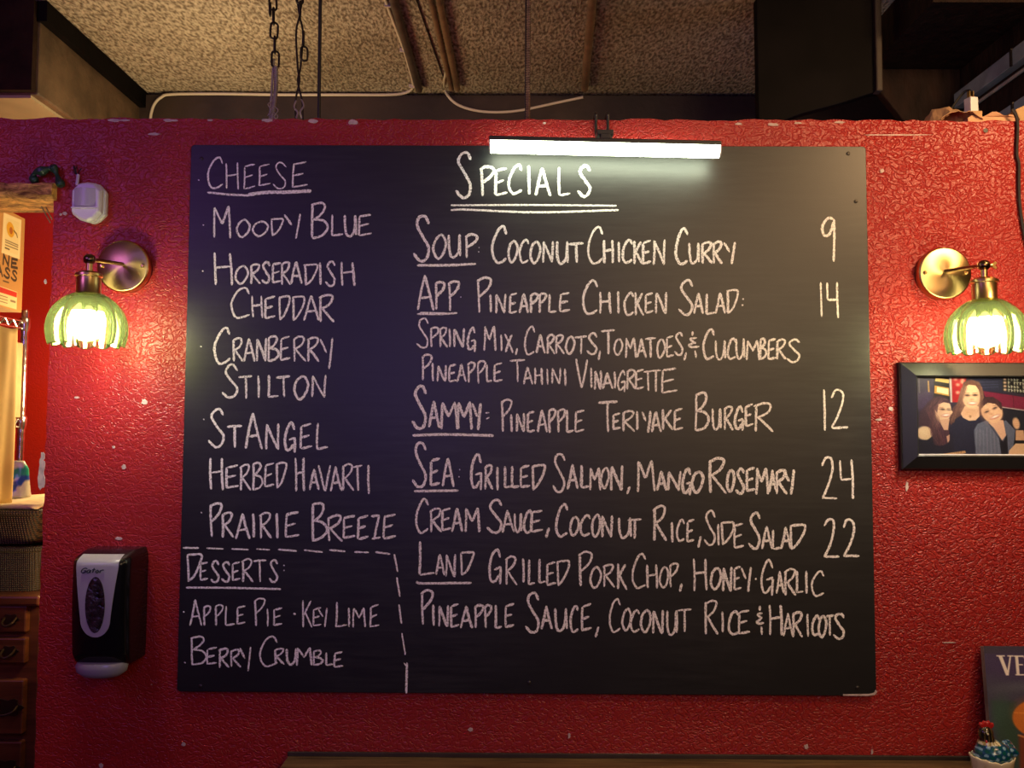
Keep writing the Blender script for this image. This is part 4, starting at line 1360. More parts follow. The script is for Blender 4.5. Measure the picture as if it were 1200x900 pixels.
po.ell(290, 700, 40, 110, (36, 66, 44), -10, 20, 0.8)
po.poly([(620, 480), (825, 470), (825, 948), (640, 948)], (44, 52, 60), 10)
po.poly([(330, 700), (380, 690), (560, 690), (640, 760), (660, 948), (320, 948)], (112, 44, 14), 6)
po.ell(455, 590, 150, 132, (196, 104, 24), 0, 3)
po.ell(440, 560, 90, 80, (214, 124, 36), 0, 40, 0.7)
po.line([(318, 550), (400, 556), (520, 552), (590, 560)], 10, (226, 140, 50), 0.7)
po.line([(330, 700), (420, 738), (500, 732), (580, 700)], 12, (222, 150, 80), 0.7)
WHT = (232, 220, 206)
for pl_ in ([(258, 166), (278, 166), (300, 262), (318, 166), (326, 166), (304, 300), (290, 300)], [(248, 162), (292, 162), (292, 170), (248, 170)], [(306, 162), (338, 162), (338, 170), (306, 170)],
            [(346, 164), (362, 164), (362, 298), (346, 298)], [(340, 163), (392, 163), (392, 184), (388, 172), (340, 171)], [(340, 291), (395, 291), (395, 276), (391, 299), (340, 299)], [(362, 222), (384, 222), (384, 230), (362, 230)],
            [(404, 164), (416, 164), (416, 298), (404, 298)], [(406, 164), (422, 164), (462, 298), (446, 298)], [(452, 164), (462, 164), (462, 298), (452, 298)], [(398, 291), (424, 291), (424, 299), (398, 299)], [(446, 162), (470, 162), (470, 170), (446, 170)]):
    po.poly(pl_, WHT)
po.grain(4, 2)
po.build('print', lambda x, y: cb + ax * (CW * (x - 185) / 640) + up_ * (1 - (y - 98) / 850) + nrm * 0.0012, M['canvas'], canv)

# ------------------------------------------------------------------ ceramic rooster
ry = -0.142
rc = at(1163, 900, ry)
rz0 = LZ + 0.0005
s_ = PXM * (1.9057 + ry) / 1.894                     # metres per pixel at that depth


def rz(py):
    return at(1163, py, ry).z


rooster = empty('rooster_figurine', (rc.x, ry, rz0), 'glazed ceramic rooster sitting on a cream and yellow nest, on the ledge', 'figurine')
rim_z = rz(889)
mb = MB()
NS = 48
rings = []
for h, sx in ((0.0, 0.72), (0.012 / 0.04, 0.80), (0.6, 0.93), (0.86, 1.0), (1.0, 1.06), (1.04, 1.02), (0.96, 0.94), (0.80, 0.88)):
    rings.append([Vector((rc.x + 0.041 * sx * math.cos(2 * PI * k / NS) * (1 + 0.02 * math.cos(14 * 2 * PI * k / NS)), ry + 0.032 * sx * math.sin(2 * PI * k / NS), rz0 + (rim_z - rz0) * h + (0.006 * abs(math.cos(2 * PI * k / NS)) if h > 0.8 else 0) + 0.0012 * math.cos(14 * 2 * PI * k / NS) * (h > 0.7))) for k in range(NS)])
mb.rings(rings)
nest = mb.build('nest', M['glaze'], rooster, smooth='all')
paint_points(nest, lambda c: (228, 214, 176) if c.z > (rim_z - rz0) * 0.75 else ((214, 178, 50) if math.sin(c.x * 420) + math.sin(c.z * 300 + 1) > -0.3 else (222, 210, 170)))
bod = MB()


def ellips(c, r, rot=None, n=20):
    rot = rot or Matrix.Identity(3)
    rings = []
    for i in range(n // 2 + 1):
        th_ = max(0.02, min(PI - 0.02, PI * i / (n // 2)))
        rings.append([Vector(c) + rot @ Vector((r[0] * math.sin(th_) * math.cos(2 * PI * k / n), r[1] * math.sin(th_) * math.sin(2 * PI * k / n), r[2] * math.cos(th_))) for k in range(n)])
    return rings


hx, hz = at(1155, 861, ry).x, rz(861)
bod.rings(ellips((rc.x + 0.002, ry, rim_z + 0.008), (0.038, 0.030, 0.029)))
bod.tube([Vector((rc.x - 0.010, ry, rim_z + 0.012)), Vector((rc.x - 0.012, ry, rim_z + 0.026)), Vector((hx + 0.002, ry, hz - 0.006)), Vector((hx, ry, hz + 0.004))], [0.022, 0.018, 0.0145, 0.0125], 16)
bod.rings(ellips((hx, ry, hz + 0.003), (0.015, 0.013, 0.015)))
for k in range(3):
    bod.tube(smooth_path([Vector((rc.x + 0.022, ry + (k - 1) * 0.007, rim_z + 0.010)), Vector((rc.x + 0.034, ry + (k - 1) * 0.009, rim_z + 0.020 + 0.004 * k)), Vector((rc.x + 0.043, ry + (k - 1) * 0.010, rim_z + 0.012 + 0.004 * k))], 4), 0.0075, 10)
body = fuse(bod, 0.0016).build('body', M['glaze'], rooster, smooth='all')
ox_, oz_ = hx - rc.x, hz - rz0


def rooster_col(c):
    zr = c.z - (rim_z - rz0)
    if c.z > oz_ - 0.010:
        return (30, 26, 24) if math.sin(c.x * 900) < 0.5 else (90, 76, 40)
    if c.x < 0.010 and zr > 0.031:
        return (226, 216, 184) if math.sin(c.x * 800 + c.y * 300) > -0.2 else (168, 150, 90)
    v = math.sin(c.x * 420 + c.z * 260) + math.sin(c.z * 520 - c.x * 200)
    if v > 1.0:
        return (126, 170, 190)
    return (22, 72, 104) if v > -0.7 else (18, 84, 78)


paint_points(body, rooster_col)
RED = mat('red_glaze', (0.48, 0.022, 0.02), 0.15, coat=0.5)
mb = MB()
cpts = [(-0.010, 0.002), (-0.013, 0.010), (-0.010, 0.017), (-0.006, 0.014), (-0.003, 0.021), (0.002, 0.016), (0.007, 0.021), (0.010, 0.014), (0.016, 0.015), (0.016, 0.006), (0.010, 0.000)]
mb.prism([Vector((hx + a_, ry - 0.004, hz + 0.012 + b_ * 0.8)) for a_, b_ in cpts], (0, 0.008, 0))
mb.build('comb', RED, rooster, bevel=0.003)
for s in (-1, 1):
    MB().rings(ellips((hx - 0.004, ry + s * 0.007 - 0.004, hz - 0.013), (0.004, 0.0035, 0.008))).build('wattle', RED, rooster, smooth='all')
MB().lathe([(0.0045, 0), (0.003, 0.005), (0.0005, 0.010)], (hx - 0.010, ry, hz + 0.001), 'X', 12).build('beak_base', mat('ochre_glaze', (0.45, 0.28, 0.05), 0.2, coat=0.5), rooster, smooth=True).data.transform(Matrix.Translation((0, 0, 0)))
for s in (-1, 1):
    MB().rings(ellips((hx - 0.002, ry + s * 0.0125, hz + 0.005), (0.0022, 0.0015, 0.0022), n=12)).build('eye', mat('cream_glaze', (0.7, 0.62, 0.42), 0.2), rooster, smooth='all')

# ------------------------------------------------------------------ chains, rods and cables above the wall
def link_pts(c, L, w, rotz, tilt=0.0):
    pts = []
    for k in range(20):
        a = 2 * PI * k / 20
        x_, z_ = w * math.cos(a), (L / 2 - w) * (1 if math.sin(a) > 0 else -1) + w * math.sin(a)
        if abs(math.sin(a)) < 1e-6:
            z_ = 0
        v = Matrix.Rotation(rotz, 3, 'Z') @ (Matrix.Rotation(tilt, 3, 'Y') @ Vector((x_, 0, z_)))
        pts.append(Vector(c) + v)
    return pts


def chain(mb, p, q, L=0.040, w=0.0085, r=0.0026):
    p, q = Vector(p), Vector(q)
    n = max(1, int((q - p).length / (L - 2.6 * r)))
    for i in range(n):
        c = p.lerp(q, (i + 0.5) / n)
        mb.tube(link_pts(c, L, w, R(25 if i % 2 else 100), 0.04 * (i % 3 - 1)), r, 6, closed=True)


CY = WALL_T * 0.5
zc = CEIL_Z
ch1 = empty('hanging_chain', at(321, 139, CY), 'dark chain ending in a grey flexible conduit, leftmost hanging over the wall', 'chain')
a, b = at(318, -84, CY), at(323, 78, CY)
mb = MB()
chain(mb, (a.x, CY, CEIL_Z - 0.012), b)
mb.build('links', M['iron'], ch1, smooth=True)
mb = MB()
chain(mb, at(319, 2, CY - 0.012), at(314, 20, CY - 0.012), 0.030)
mb.build('hanging_tail', M['iron'], ch1, smooth=True)
mb = MB()
n = 60
e = at(320, 140, CY)
e.z = TOP_Z + 0.001
pts = [b.lerp(e, i / n) + Vector((0.003 * math.sin(i / n * 5), 0, 0)) for i in range(n + 1)]
mb.tube(pts, [0.0058 if i % 2 else 0.0046 for i in range(n + 1)], 10)
mb.tube([b + Vector((-0.006, 0.004, 0.02)), b.lerp(e, .5) + Vector((-0.008, 0.004, 0)), e + Vector((-0.010, 0.004, 0))], 0.0028, 8)
mb.build('conduit', M['galv'], ch1, smooth=True)
mb = MB()
for i, s in enumerate((-1, 1, 1)):
    f0 = b.lerp(e, 0.55 + 0.1 * i)
    mb.tube(smooth_path([f0, f0 + Vector((s * 0.012, -0.006, -0.012)), f0 + Vector((s * 0.004, -0.008, -0.028)), Vector((f0.x + s * 0.013, f0.y - 0.006, max(TOP_Z + 0.002, f0.z - 0.04)))], 5), 0.0014, 6)
mb.build('tie_wire', M['galv'], ch1, smooth=True)

ch2 = empty('hanging_chain', at(352, 139, CY), 'dark looped chain and wire over the wall, beside the thin black rod', 'chain')
a = at(350, -84, CY)
mb = MB()
chain(mb, (a.x, CY, CEIL_Z - 0.012), at(352, 18, CY), 0.036, 0.008, 0.0024)
mb.build('links', M['iron'], ch2, smooth=True)
mb = MB()
chain(mb, at(355, 36, CY - 0.01), at(357, 72, CY - 0.01), 0.034, 0.008, 0.0026)
mb.build('hanging_tail', M['iron'], ch2, smooth=True)
mb = MB()
e = at(352, 140, CY)
e.z = TOP_Z + 0.001
mb.tube(smooth_path([at(356, -10, CY), at(351, 18, CY), at(347, 40, CY), at(349, 80, CY), at(351, 95, CY), at(346, 120, CY), e + Vector((-0.010, 0, 0.002))], 6), 0.0024, 8)
mb.tube(smooth_path([at(347, -10, CY), at(351, 18, CY + 0.004), at(355, 40, CY), at(352, 80, CY + 0.004), at(349, 95, CY), at(354, 120, CY), e + Vector((0.006, 0, 0.002))], 6), 0.0024, 8)
mb.build('looped_wire', M['iron'], ch2, smooth=True)
mb = MB()
mb.tube(smooth_path([at(347, 118, CY), at(345, 126, CY - .004), at(349, 132, CY - .004), at(347, 138.5, CY)], 5), 0.0022, 6)
mb.tube(smooth_path([at(353, 116, CY), at(356, 124, CY - .004), at(352, 131, CY - .004), at(354, 138.5, CY)], 5), 0.0022, 6)
mb.build('frayed_ends', M['galv'], ch2, smooth=True)

p = at(374, 60, CY)
tag(MB().tube([(p.x, CY, CEIL_Z - 0.001), (p.x + 0.001, CY, (CEIL_Z + TOP_Z) / 2), (p.x + 0.002, CY, TOP_Z + 0.001)], 0.0042, 10).build('hanging_rod', M['blackcable'], smooth=True, loc=(p.x, CY, TOP_Z)), 'thin black rod hanging from the ceiling to the wall top near the chains', 'rod')
p = at(620, 60, CY)
n = 150
pts = [Vector((p.x, CY, CEIL_Z - 0.001)).lerp(Vector((p.x - 0.002, CY, TOP_Z + 0.001)), i / n) for i in range(n + 1)]
rod = empty('threaded_rod', pts[-1], 'rusty threaded rod hanging down to the wall top near the picture light', 'rod')
MB().tube(pts, [0.0058 if i % 2 else 0.0042 for i in range(n + 1)], 12).build('thread', M['rod'], rod, smooth=True)
MB().tube([p + Vector((-0.0075, 0.004, 0.30)), Vector((p.x - 0.0075, CY + 0.004, TOP_Z + 0.001))], 0.0022, 8).build('side_wire', M['blackcable'], rod, smooth=True)

PZ = CEIL_Z - 0.014


def ceiling_pipe(name, mat_, r, x0, y0, x1, y1, label, cat, tone=None):
    a, b = atz(x0, y0, PZ), atz(x1, y1, PZ)
    b.y = min(b.y, BACK_Y - 0.075)
    d = (a - b)
    a2 = b + d * 2.2
    n = 12
    return tag(MB().tube([b.lerp(a2, i / n) for i in range(n + 1)], r, 12).build(name, mat_, smooth=True, loc=b), label, cat)


ceiling_pipe('ceiling_pipe', M['darkpipe'], 0.012, 461, 0, 491, 105, 'dark grey pipe on the ceiling with an ivory cable strapped along it', 'pipe')
ceiling_pipe('ceiling_pipe', M['pipe'], 0.0085, 505, 0, 529, 104, 'brown pipe of the touching pair on the ceiling, farther from the threaded rod', 'pipe')
ceiling_pipe('ceiling_pipe', M['pipe'], 0.010, 514.5, 0, 536, 104, 'brown pipe of the touching pair on the ceiling, nearer to the threaded rod', 'pipe')
ceiling_pipe('ceiling_pipe', M['pipe'], 0.012, 694, 0, 685, 104, 'single rusty brown pipe on the ceiling between threaded rod and black bulkhead', 'pipe')
mb = MB()
a, b = atz(474, -40, CEIL_Z - 0.003), atz(521, 95, CEIL_Z - 0.003)
mb.tube([a, b], 0.002, 6)
tag(mb.build('thin_wire', M['blackcable'], smooth=True, loc=b), 'thin dark wire stapled to the ceiling beside the brown pipes', 'wire')

WY = BACK_Y - 0.066
cab = empty('ivory_cable', at(180, 130, WY), 'long ivory cable running along the brown beam and up the dark grey pipe', 'cable')
path = [at(176, 148, WY), at(177, 134, WY), at(181, 122, WY), at(189, 114, WY), at(202, 110.5, WY), at(260, 110, WY), at(330, 111, WY), at(400, 111, WY), at(455, 111, WY), at(474, 109, WY)]
zz = CEIL_Z - 0.006
path += [at(483, 104, WY - 0.02), atz(484, 96, zz), atz(474, 60, zz), atz(463, 30, zz), atz(452, 0, zz), atz(440, -40, zz)]
MB().tube(smooth_path(path, 6), 0.0048, 10).build('cord', M['cable'], cab, smooth=True)
for px, py in ((485, 101), (475, 59), (458, 6)):
    q_ = atz(px, py, CEIL_Z - 0.008)
    MB().box(q_, (0.034, 0.007, 0.012), rz=0.05).build('strap', M['cable'], cab, bevel=0.001)
cab2 = tag(MB().tube(smooth_path([atz(525, 78, zz), atz(521, 92, zz), at(521, 104, WY - 0.01), at(527, 115, WY), at(539, 124, WY), at(560, 130, WY), at(585, 131.5, WY), at(612, 129, WY), at(650, 121, WY), at(683, 114, WY)], 6), 0.0045, 10).build('ivory_cable', M['cable'], smooth=True, loc=at(580, 131, WY)), 'short ivory cable sagging along the beam behind the threaded rod', 'cable')

# ------------------------------------------------------------------ odds and ends on top of the wall at the right
TT = TOP_Z + 0.001
a, b = at(1124, 136, 0.05), at(1188, 136, 0.05)
cb_ = MB()
n = 14
vs = []
for i in range(n + 1):
    u = i / n
    vs.append((a.x + (b.x - a.x) * u, 0.012 + 0.004 * math.sin(u * 9), TT + 0.010 + 0.010 * math.sin(u * 3.1) + 0.004 * math.sin(u * 17)))
front = [Vector(v) for v in vs] + [Vector((b.x, 0.012, TT)), Vector((a.x, 0.012, TT))]
cb_.prism(front, (0, 0.075, 0))
tag(cb_.build('cardboard_strip', mat('pale_cardboard', (0.52, 0.30, 0.17), 0.75, vary=0.25, scale=18), loc=(a.x, 0.05, TT)), 'flat pale cardboard strip lying on the wall top beside the white adapter', 'cardboard')
a, b = at(1092, 120, 0.05), at(1140, 138, 0.05)
rp = random.Random(21)


def paper(u, v):
    x = a.x + (b.x - a.x) * u
    hgt = 0.004 + 0.050 * math.exp(-((u - 0.30) / 0.22) ** 2) * (0.5 + 0.5 * v) + 0.016 * math.exp(-((u - .75) / .2) ** 2)
    z = TT + hgt * (1 - 0.25 * math.sin(v * 5 + u * 7)) + rp.uniform(-0.003, 0.003)
    return Vector((x + 0.008 * math.sin(v * 6), 0.008 + 0.10 * v, max(TT + 0.0008, z)))


o = MB().grid(paper, 12, 8).build('kraft_paper', M['paper'], loc=(a.x, 0.05, TT))
sd = o.modifiers.new('thickness', 'SOLIDIFY')
sd.thickness = 0.0012
sd.offset = 1
tag(o, 'crumpled brown kraft paper on the wall top near the right', 'paper')
a = at(1138, 122, 0.045)
ad = empty('power_adapter', (a.x, 0.045, TT + 0.012), 'white plug adapter standing on the wall top beside the crumpled paper', 'plug')
MB().box((a.x, 0.045, a.z - 0.004), (0.021, 0.022, 0.036), rz=0.25).build('case', M['white_plastic'], ad, bevel=0.002)
for s in (-1, 1):
    MB().box((a.x + s * 0.004 - 0.001, 0.045, a.z + 0.021), (0.0025, 0.008, 0.018), rz=0.25).build('prong', M['brass'], ad)
MB().box((a.x + 0.002, 0.045, (a.z - 0.022 + TT) / 2 + 0.0003), (0.03, 0.03, max(0.004, a.z - 0.022 - TT))).build('foot', M['kraft'], ad)
tag(MB().tube(smooth_path([at(1112, 137, 0.1), at(1115, 128, 0.1), at(1122, 117, 0.1), at(1130, 108, 0.1), at(1136, 106, 0.08), at(1139, 110, 0.06)], 6), 0.0028, 8).build('thin_black_cord', M['blackcable'], smooth=True, loc=at(1112, 137, 0.1)), 'thin black cord arching over the crumpled paper on the wall top', 'cord')
a = at(1195, 134, 0.03)
blk = MB()
blk.prism([at(1190, 128, 0.01), at(1204, 122, 0.01), at(1230, 124, 0.01), at(1230, 142.5, 0.01), at(1196, 142.5, 0.01)], (0, 0.06, 0))
tag(blk.build('wood_scrap', M['kraft'], bevel=0.002, loc=a), 'pale wood scrap at the far end of the wall top', 'scrap wood')
tag(MB().tube(smooth_path([at(1186, 128, -0.004), at(1191, 137, -0.005), at(1192.5, 150, -0.005), at(1191.5, 180, -0.005), at(1194, 192, -0.005), at(1194, 215, -0.005), at(1195, 240, -0.005), at(1199, 268, -0.005), at(1206, 300, -0.005)], 6), 0.0036, 8).build('black_power_cord', M['blackcable'], smooth=True, loc=at(1192, 150, 0)), 'black cord hanging down the red wall at its upper right corner', 'cord')
p = at(1155, 153, 0)
tag(MB().lathe([(0.0052, 0.0), (0.0052, 0.0012), (0.003, 0.0014)], p, 'Y', 14).build('wall_plug', M['blackcable'], smooth=True, loc=p), 'small dark screw hole plug in the wall under the cardboard strip', 'wall plug')
# steel trays running back along the right side
def tray(px, py, h, label):
    c = at(px, py, 0.125)
    c = Vector((RX - 0.022, 0.30, c.z))
    L = 0.345
    root = empty('cable_tray', c, label, 'cable tray')
    MB().box(c, (0.008, L, h)).build('web', M['bluesteel'], root, bevel=0.002)
    for s in (-1, 1):
        MB().box(c + Vector((0.012, 0, s * (h / 2 - 0.0025))), (0.018, L, 0.005)).build('flange', M['bluesteel'], root, bevel=0.001)
    MB().box(c + Vector((-0.0055, -0.11, 0)), (0.004, 0.008, h * 1.04)).build('clip', M['iron'], root)
    return root


tray(1200, 54, 0.042, 'grey blue steel tray high on the dark side wall, upper of two')
tray(1200, 116, 0.032, 'grey blue steel tray just above the wood scrap, lower of two')
a = at(1200, 72, 0.125)
tag(MB().tube([Vector((RX - 0.007, 0.126, a.z)), Vector((RX - 0.007, 0.478, a.z))], 0.005, 10).build('grey_conduit', M['galv'], smooth=True, loc=(RX - 0.007, 0.3, a.z)), 'thin grey conduit running back between the two steel trays', 'conduit')

# ------------------------------------------------------------------ the opening at the left
# rough wooden shelf across the top of the opening
a, b = at(-60, 213, -0.02), at(61, 232, -0.02)
mb = MB()
n, kk = 40, 10
rb = random.Random(9)
rings = []
for i in range(n + 1):
    x = -2.1 + (b.x + 2.1) * i / n
    ring = []
    for (yy, zz_) in ((0.11, 0), (0.11, 1), (-0.015, 1), (-0.022, 0.8), (-0.024, 0.5), (-0.022, 0.2), (-0.015, 0)):
        zt_ = b.z + (a.z - b.z) * zz_
        ring.append(Vector((x, yy + (rb.uniform(-0.004, 0.003) if yy < 0 else 0), zt_ + (rb.uniform(-0.0025, 0.0025) if yy < 0 else 0))))
    rings.append(ring)
mb.rings(rings)
shelf_top = a.z
lsh = empty('rough_wood_shelf', ((b.x - 2.1) / 2, 0.04, b.z), 'rough bark edged wooden board across the top of the left opening', 'shelf')
mb.build('board', M['bark'], lsh)
for (x0, y0, x1, y1) in ((43, 232, 59, 261), (48, 232, 61, 257)):
    MB().tube([at(x0, y0, 0.03), at(x1, y1, 0.10)], 0.0016, 6).build('brace_wire', M['galv'], lsh, smooth=True)
g = [at(43, 215, -0.006), at(41, 208, -0.008), at(43, 203, -0.012), at(52, 201, -0.012), at(60, 198, -0.010), at(64, 198, -0.008), at(67, 203, -0.008), at(71, 213, -0.008), at(74, 219, -0.008)]
pts = smooth_path(g, 5)
mb = MB()
for i, q_ in enumerate(pts):
    pass
mb.tube([q_ + Vector((0, -0.006, 0)) for q_ in pts], [0.0075 + 0.003 * math.sin(i * 0.55) for i in range(len(pts))], 8)
tag(mb.build('green_strap', M['green'], smooth=True, loc=g[0]), 'dark green bent strap hanging over the end of the rough wooden board', 'strap')

# wire shelving unit
CY0 = 0.20
cz1 = at(20, 697, CY0).z                         # top of the chest of drawers
SY0, SY1 = 0.207, 0.66
sx1 = at(25.5, 480, SY1).x
LEFTX = -2.05
rack = empty('wire_shelving', ((sx1 + LEFTX) / 2, 0.43, cz1), 'chrome wire shelving unit on the chest of drawers in the left opening', 'shelving unit')
s1z = at(18, 377, SY1).z
s2z = at(20, 492, SY1).z
ptop = at(27, 364, SY1).z
for (x, y) in ((sx1, SY1), (LEFTX, SY0), (LEFTX, SY1), (sx1 - 0.02, SY0)):
    n = 120
    pts = [Vector((x, y, cz1 + 0.001)).lerp(Vector((x, y, ptop)), i / n) for i in range(n + 1)]
    MB().tube(pts, [0.0105 if i % 4 else 0.0097 for i in range(n + 1)], 14).build('post', M['steel'], rack, smooth=True)
for z in (s1z, s2z):
    sh_ = MB()
    for y in (SY0, SY1):
        for dz in (0.0, -0.022):
            sh_.tube([(LEFTX, y, z + dz), (sx1, y, z + dz)], 0.003, 8)
    for x in (LEFTX, sx1):
        for dz in (0.0, -0.022):
            sh_.tube([(x, SY0, z + dz), (x, SY1, z + dz)], 0.003, 8)
        nz_ = 22
        sh_.tube([Vector((x, SY0 + (SY1 - SY0) * i / nz_, z - (0.0 if i % 2 else 0.022))) for i in range(nz_ + 1)], 0.0024, 6)
    for i in range(1, 26):
        x = LEFTX + (sx1 - LEFTX) * i / 26
        sh_.tube([(x, SY0, z + 0.003), (x, SY1, z + 0.003)], 0.0018, 6)
    so = sh_.build('shelf', M['steel'], rack, smooth=True)
    for (x, y) in ((sx1, SY1), (LEFTX, SY1), (LEFTX, SY0)):
        MB().lathe([(0.0125, -0.028), (0.0155, -0.010), (0.0155, 0.008), (0.0125, 0.012)], (x, y, z), 'Z', 16).build('sleeve', M['steel'], so, smooth=True)

# printed box on the upper shelf, its printed side along the shelf's end
bz0 = s1z + 0.0055
BY1 = 0.50
bxr = at(28, 300, BY1).x
BH = at(28, 257, BY1).z - bz0
d_ = Vector((0.09, -1, 0)).normalized()           # along the printed side, towards the room
nn_ = Vector((1, 0.09, 0)).normalized()
box_ = empty('cardboard_box', (bxr - 0.10, 0.36, bz0), 'upright printed cardboard box lettered NE ASS on the upper wire shelf', 'box')


def bface(u, v, off=0.0):
    """u metres from the far edge of the printed side, v metres above the shelf"""
    return Vector((bxr, BY1, bz0)) + d_ * u + Vector((0, 0, v)) + nn_ * off


BWd = 0.24
MB().prism([bface(0, 0), bface(BWd, 0), bface(BWd, BH), bface(0, BH)], -nn_ * 0.22).build('carton', M['kraft'], box_, bevel=0.002)
rb = random.Random(9)
pr = Print(-110, 0, 150, 270, 260, 270, (188, 138, 74))      # x grows to the far edge at 150
pr.poly([(18, 12), (128, 8), (126, 122), (14, 124)], (232, 214, 160))
pr.poly([(34, 22), (114, 18), (112, 112), (30, 114)], (226, 208, 150))
pr.ell(62, 50, 24, 20, (214, 160, 34), 20)
pr.ell(66, 52, 10, 10, (170, 96, 24), 20)
pr.line([(82, 48), (100, 54), (106, 62)], 5, (120, 96, 50))
for yy in (84, 90, 98):
    pr.line([(34, yy), (112, yy + rb.uniform(-2, 2))], 3.2, (110, 92, 66), 0.8)
pr.line([(34, 106), (60, 106)], 4, (90, 76, 56))
INK = (60, 44, 28)


def word(txt, xr, y0, y1, wch, gap, lw):
    x_ = xr
    for ch in reversed(txt):
        cur = False
        for s in GL[ch]:
            if s == 'C':
                cur = True
                continue
            pts = [(x_ - wch + wch * u, y0 + (y1 - y0) * v, 0) for u, v in s]
            if cur:
                pts = smooth_path(pts, 6)
            cur = False
            pr.line([(q_[0], q_[1]) for q_ in pts], lw, INK)
        x_ -= wch + gap


word('NE', 112, 126, 152, 38, 12, 8)
word('ASS', 112, 160, 186, 34, 10, 7)
pr.line([(30, 198), (64, 198)], 4, INK, 0.8)
pr.poly([(-110, 214), (118, 216), (118, 266), (-110, 266)], (226, 206, 150))
pr.poly([(-110, 216), (116, 218), (116, 232), (-110, 232)], (192, 40, 24))
for yy in (240, 248, 256):
    pr.line([(10, yy), (60, yy)], 2.6, (120, 98, 70), 0.8)
pr.line([(80, 246), (108, 246)], 6, (110, 92, 70), 0.8)
pr.grain(3, 4)
pr.build('printed_face', lambda x, y: bface(0.004 + (0.234 / 260) * (150 - x), BH * (1 - y / 270), 0.0012), M['kraftprint'], box_)

# box on the lower shelf, yellow cloth in front of it
cz = s2z + 0.0055
BY2 = 0.61
cxx = at(28, 440, BY2).x
hh = at(28, 402, BY2).z - cz
cbx = empty('cardboard_box', (cxx - 0.15, 0.5, cz), 'plain tan cardboard box on the lower wire shelf behind the post', 'box')
MB().box((cxx - 0.15, BY2 - 0.11, cz + hh / 2), (0.29, 0.22, hh)).build('carton', M['kraft'], cbx, bevel=0.003)
MB().box((cxx - 0.0045, BY2 - 0.11, cz + hh * 0.25), (0.0015, 0.10, 0.07)).build('tape_label', M['cream'], cbx)


def cl(u, v):
    """u = 0 the far edge of the cloth, v = 0 its top"""
    far = at(19 - 9 * v, 384 + 206 * v, 0.36)
    bow = 0.006 * math.sin(u * 15 + v * 2) + 0.002 * math.sin(u * 33 + 1)
    return Vector((far.x + 0.03 * u + bow, 0.36 - 0.26 * u, far.z - 0.008 * math.sin(u * 9) * (1 - v)))


o = MB().grid(cl, 50, 30).build('yellow_cloth', M['cloth'], smooth='all', loc=cl(0, 0))
sd = o.modifiers.new('thickness', 'SOLIDIFY')
sd.thickness = 0.002
tag(o, 'yellow cloth hanging from the upper wire shelf in the left opening', 'cloth')

# chest of drawers with baskets on it
CY0 = 0.20
cxr = at(45, 760, CY0).x - 0.004
cz1 = at(20, 697, CY0).z
chest = empty('chest_of_drawers', (cxr - 0.4, CY0 + 0.25, 0), 'dark wooden chest of drawers standing inside the left opening', 'chest of drawers')
CWX = 0.90
MB().box((cxr - CWX / 2, CY0 + 0.26, (cz1 - 0.025) / 2), (CWX, 0.50, cz1 - 0.025)).build('carcass', M['drawer'], chest, bevel=0.003)
MB().box((cxr - CWX / 2, CY0 + 0.25, cz1 - 0.0125), (CWX + 0.02, 0.53, 0.025)).build('top', M['drawer'], chest, bevel=0.006)
rows = [(709, 741), (747, 777), (796, 860), (868, 930)]
for (ya, yb) in rows:
    za, zb_ = at(20, ya, CY0).z, at(20, yb, CY0).z
    dr = MB().box((cxr - CWX / 2, CY0 + 0.004, (za + zb_) / 2), (CWX - 0.05, 0.022, za - zb_)).build('drawer', M['drawer'], chest, bevel=0.004)
    for hxp in (cxr - 0.062, cxr - CWX + 0.062):
        big = za - zb_ > 0.09
        hm = MB()
        zc_ = (za + zb_) / 2
        w_ = 0.036 if big else 0.020
        h_ = 0.020 if big else 0.012
        outline = []
        for k in range(28):
            a_ = 2 * PI * k / 28
            f_ = 1 + 0.18 * math.cos(6 * a_)
            outline.append(Vector((hxp + w_ * math.cos(a_) * f_, CY0 - 0.0072, zc_ + h_ * math.sin(a_) * f_)))
        hm.prism(outline, (0, -0.003, 0))
        hm.tube(smooth_path([(hxp - w_ * 0.7, CY0 - 0.009, zc_ + 0.004), (hxp - w_ * 0.6, CY0 - 0.024, zc_ - 0.006), (hxp, CY0 - 0.030, zc_ - 0.012), (hxp + w_ * 0.6, CY0 - 0.024, zc_ - 0.006), (hxp + w_ * 0.7, CY0 - 0.009, zc_ + 0.004)], 5), 0.0028, 8)
        hm.build('handle', M['pull'], dr)


def basket(px_r, py_t, py_b, y0, y1, flare, material, label, name, zb=None):
    xr = at(px_r, (py_t + py_b) / 2, y0).x
    zt_ = at(20, py_t, y0).z
    zb_ = zb if zb is not None else at(20, py_b, y0).z
    xl = xr - 0.42
    c = Vector(((xl + xr) / 2, (y0 + y1) / 2, zb_))
    root = empty(name, c, label, 'basket')
    hw, hd = (xr - xl) / 2, (y1 - y0) / 2

    def ring(s, z, n=12):
        pts = []
        rc_ = 0.03
        for (sx, sy, a0) in ((1, 1, 0), (-1, 1, 90), (-1, -1, 180), (1, -1, 270)):
            for k in range(5):
                a_ = R(a0 + k * 22.5)
                pts.append(Vector((c.x + sx * (hw - s - rc_) + rc_ * math.cos(a_), c.y + sy * (hd - s - rc_) + rc_ * math.sin(a_), z)))
        return pts
    H = zt_ - zb_
    rg = [ring(flare * (1 - t), zb_ + H * t) for t in (0, 0.1, 0.3, 0.5, 0.7, 0.85, 1.0)]
    rg += [ring(0.012 + flare * (1 - t), zb_ + H * t) for t in (1.0, 0.5, 0.08)]
    MB().rings(rg).build('weave', material, root)
    MB().tube(ring(-0.001, zt_), 0.0075, 8, closed=True).build('rim', material, root, smooth=True)
    return root, zt_, xr


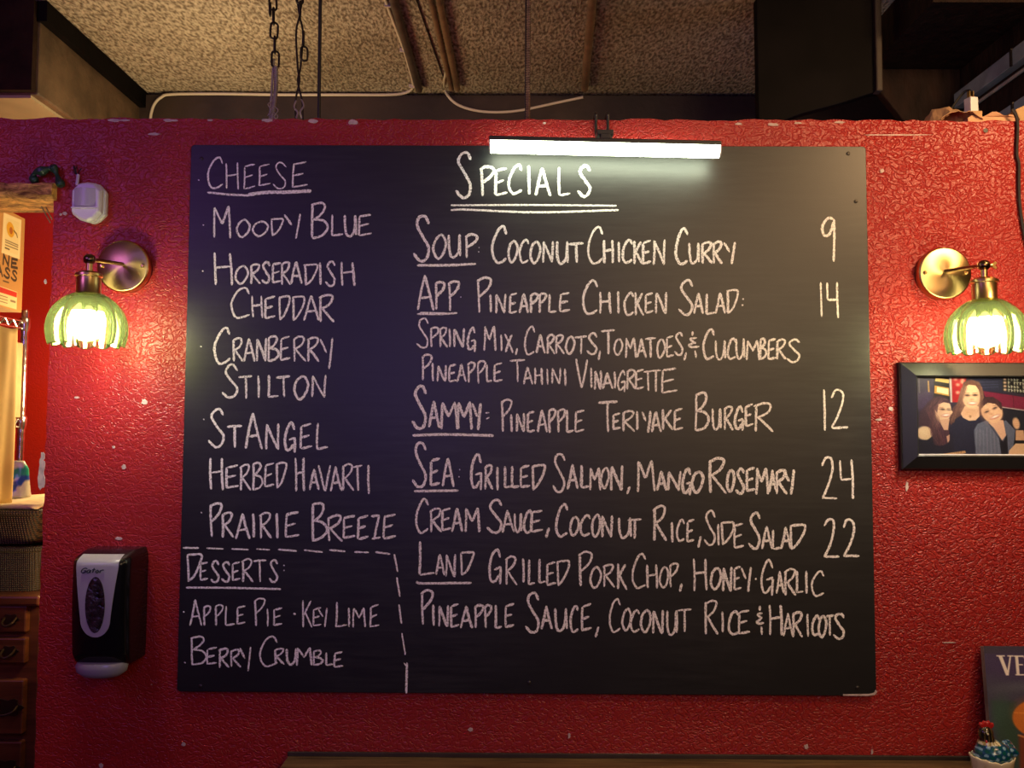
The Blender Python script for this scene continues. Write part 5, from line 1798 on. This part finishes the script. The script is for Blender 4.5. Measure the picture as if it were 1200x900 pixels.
hb, hz_t, hxr = basket(43, 644, 696, 0.236, 0.62, 0.004, M['wicker2'], 'low square dark wicker hamper on the chest of drawers, under the other basket', 'wicker_basket', zb=cz1 + 0.0005)
lid_z = hz_t + 0.0075
lo_, lz_t, lxr = basket(43.5, 601, 640, 0.24, 0.60, 0.030, M['wicker'], 'open dark wicker basket stacked on the wicker hamper', 'wicker_basket', zb=lid_z + 0.001)
# cloth on the basket and bag standing in it
mb = MB()


def fold(u, v):
    x = lxr - 0.005 - 0.40 * u
    return Vector((x, 0.245 + 0.34 * v, lz_t + 0.009 + 0.006 * math.sin(u * 14) * math.sin(v * 6) + 0.004 * u))


o = MB().grid(fold, 24, 16).build('folded_cloth', M['cream'], smooth='all', loc=(lxr - 0.2, 0.4, lz_t))
sd = o.modifiers.new('thickness', 'SOLIDIFY')
sd.thickness = 0.010
sd.offset = 1
tag(o, 'cream folded cloth lying over the open wicker basket', 'cloth')
bgx = at(17, 570, 0.45).x
bgz = lz_t + 0.022
bgt = at(16, 540, 0.45).z
mb = MB()
rings = []
for i in range(15):
    t = i / 14
    w_ = 0.042 * (1 - 0.15 * t) * (1 if t < 0.8 else 1 - 1.6 * (t - 0.8))
    dd = 0.030 * (1 - 0.75 * t)
    rings.append([Vector((bgx + w_ * math.copysign(abs(math.cos(2 * PI * k / 32)) ** 0.6, math.cos(2 * PI * k / 32)), 0.45 + dd * math.sin(2 * PI * k / 32) * (1 + 0.12 * math.sin(k * 2.3 + i)), bgz + (bgt - bgz) * t)) for k in range(32)])
bag = mb.rings(rings).build('plastic_bag', M['bag'], smooth='all', loc=(bgx, 0.45, bgz))


def bag_col(c):
    u, t = c.x / 0.042, c.z / (bgt - bgz)
    if abs(t - 0.62 - 0.15 * u) < 0.14:
        return (40, 160, 130)
    if u > 0.35 and abs(t - 0.45 - 0.5 * (u - 0.6)) < 0.13:
        return (30, 80, 170)
    if t < 0.35 and u < 0.1:
        return (150, 190, 160)
    return (206, 208, 190)


paint_points(bag, bag_col)
tag(bag, 'white plastic bag with teal and blue print standing behind the chrome post', 'bag')
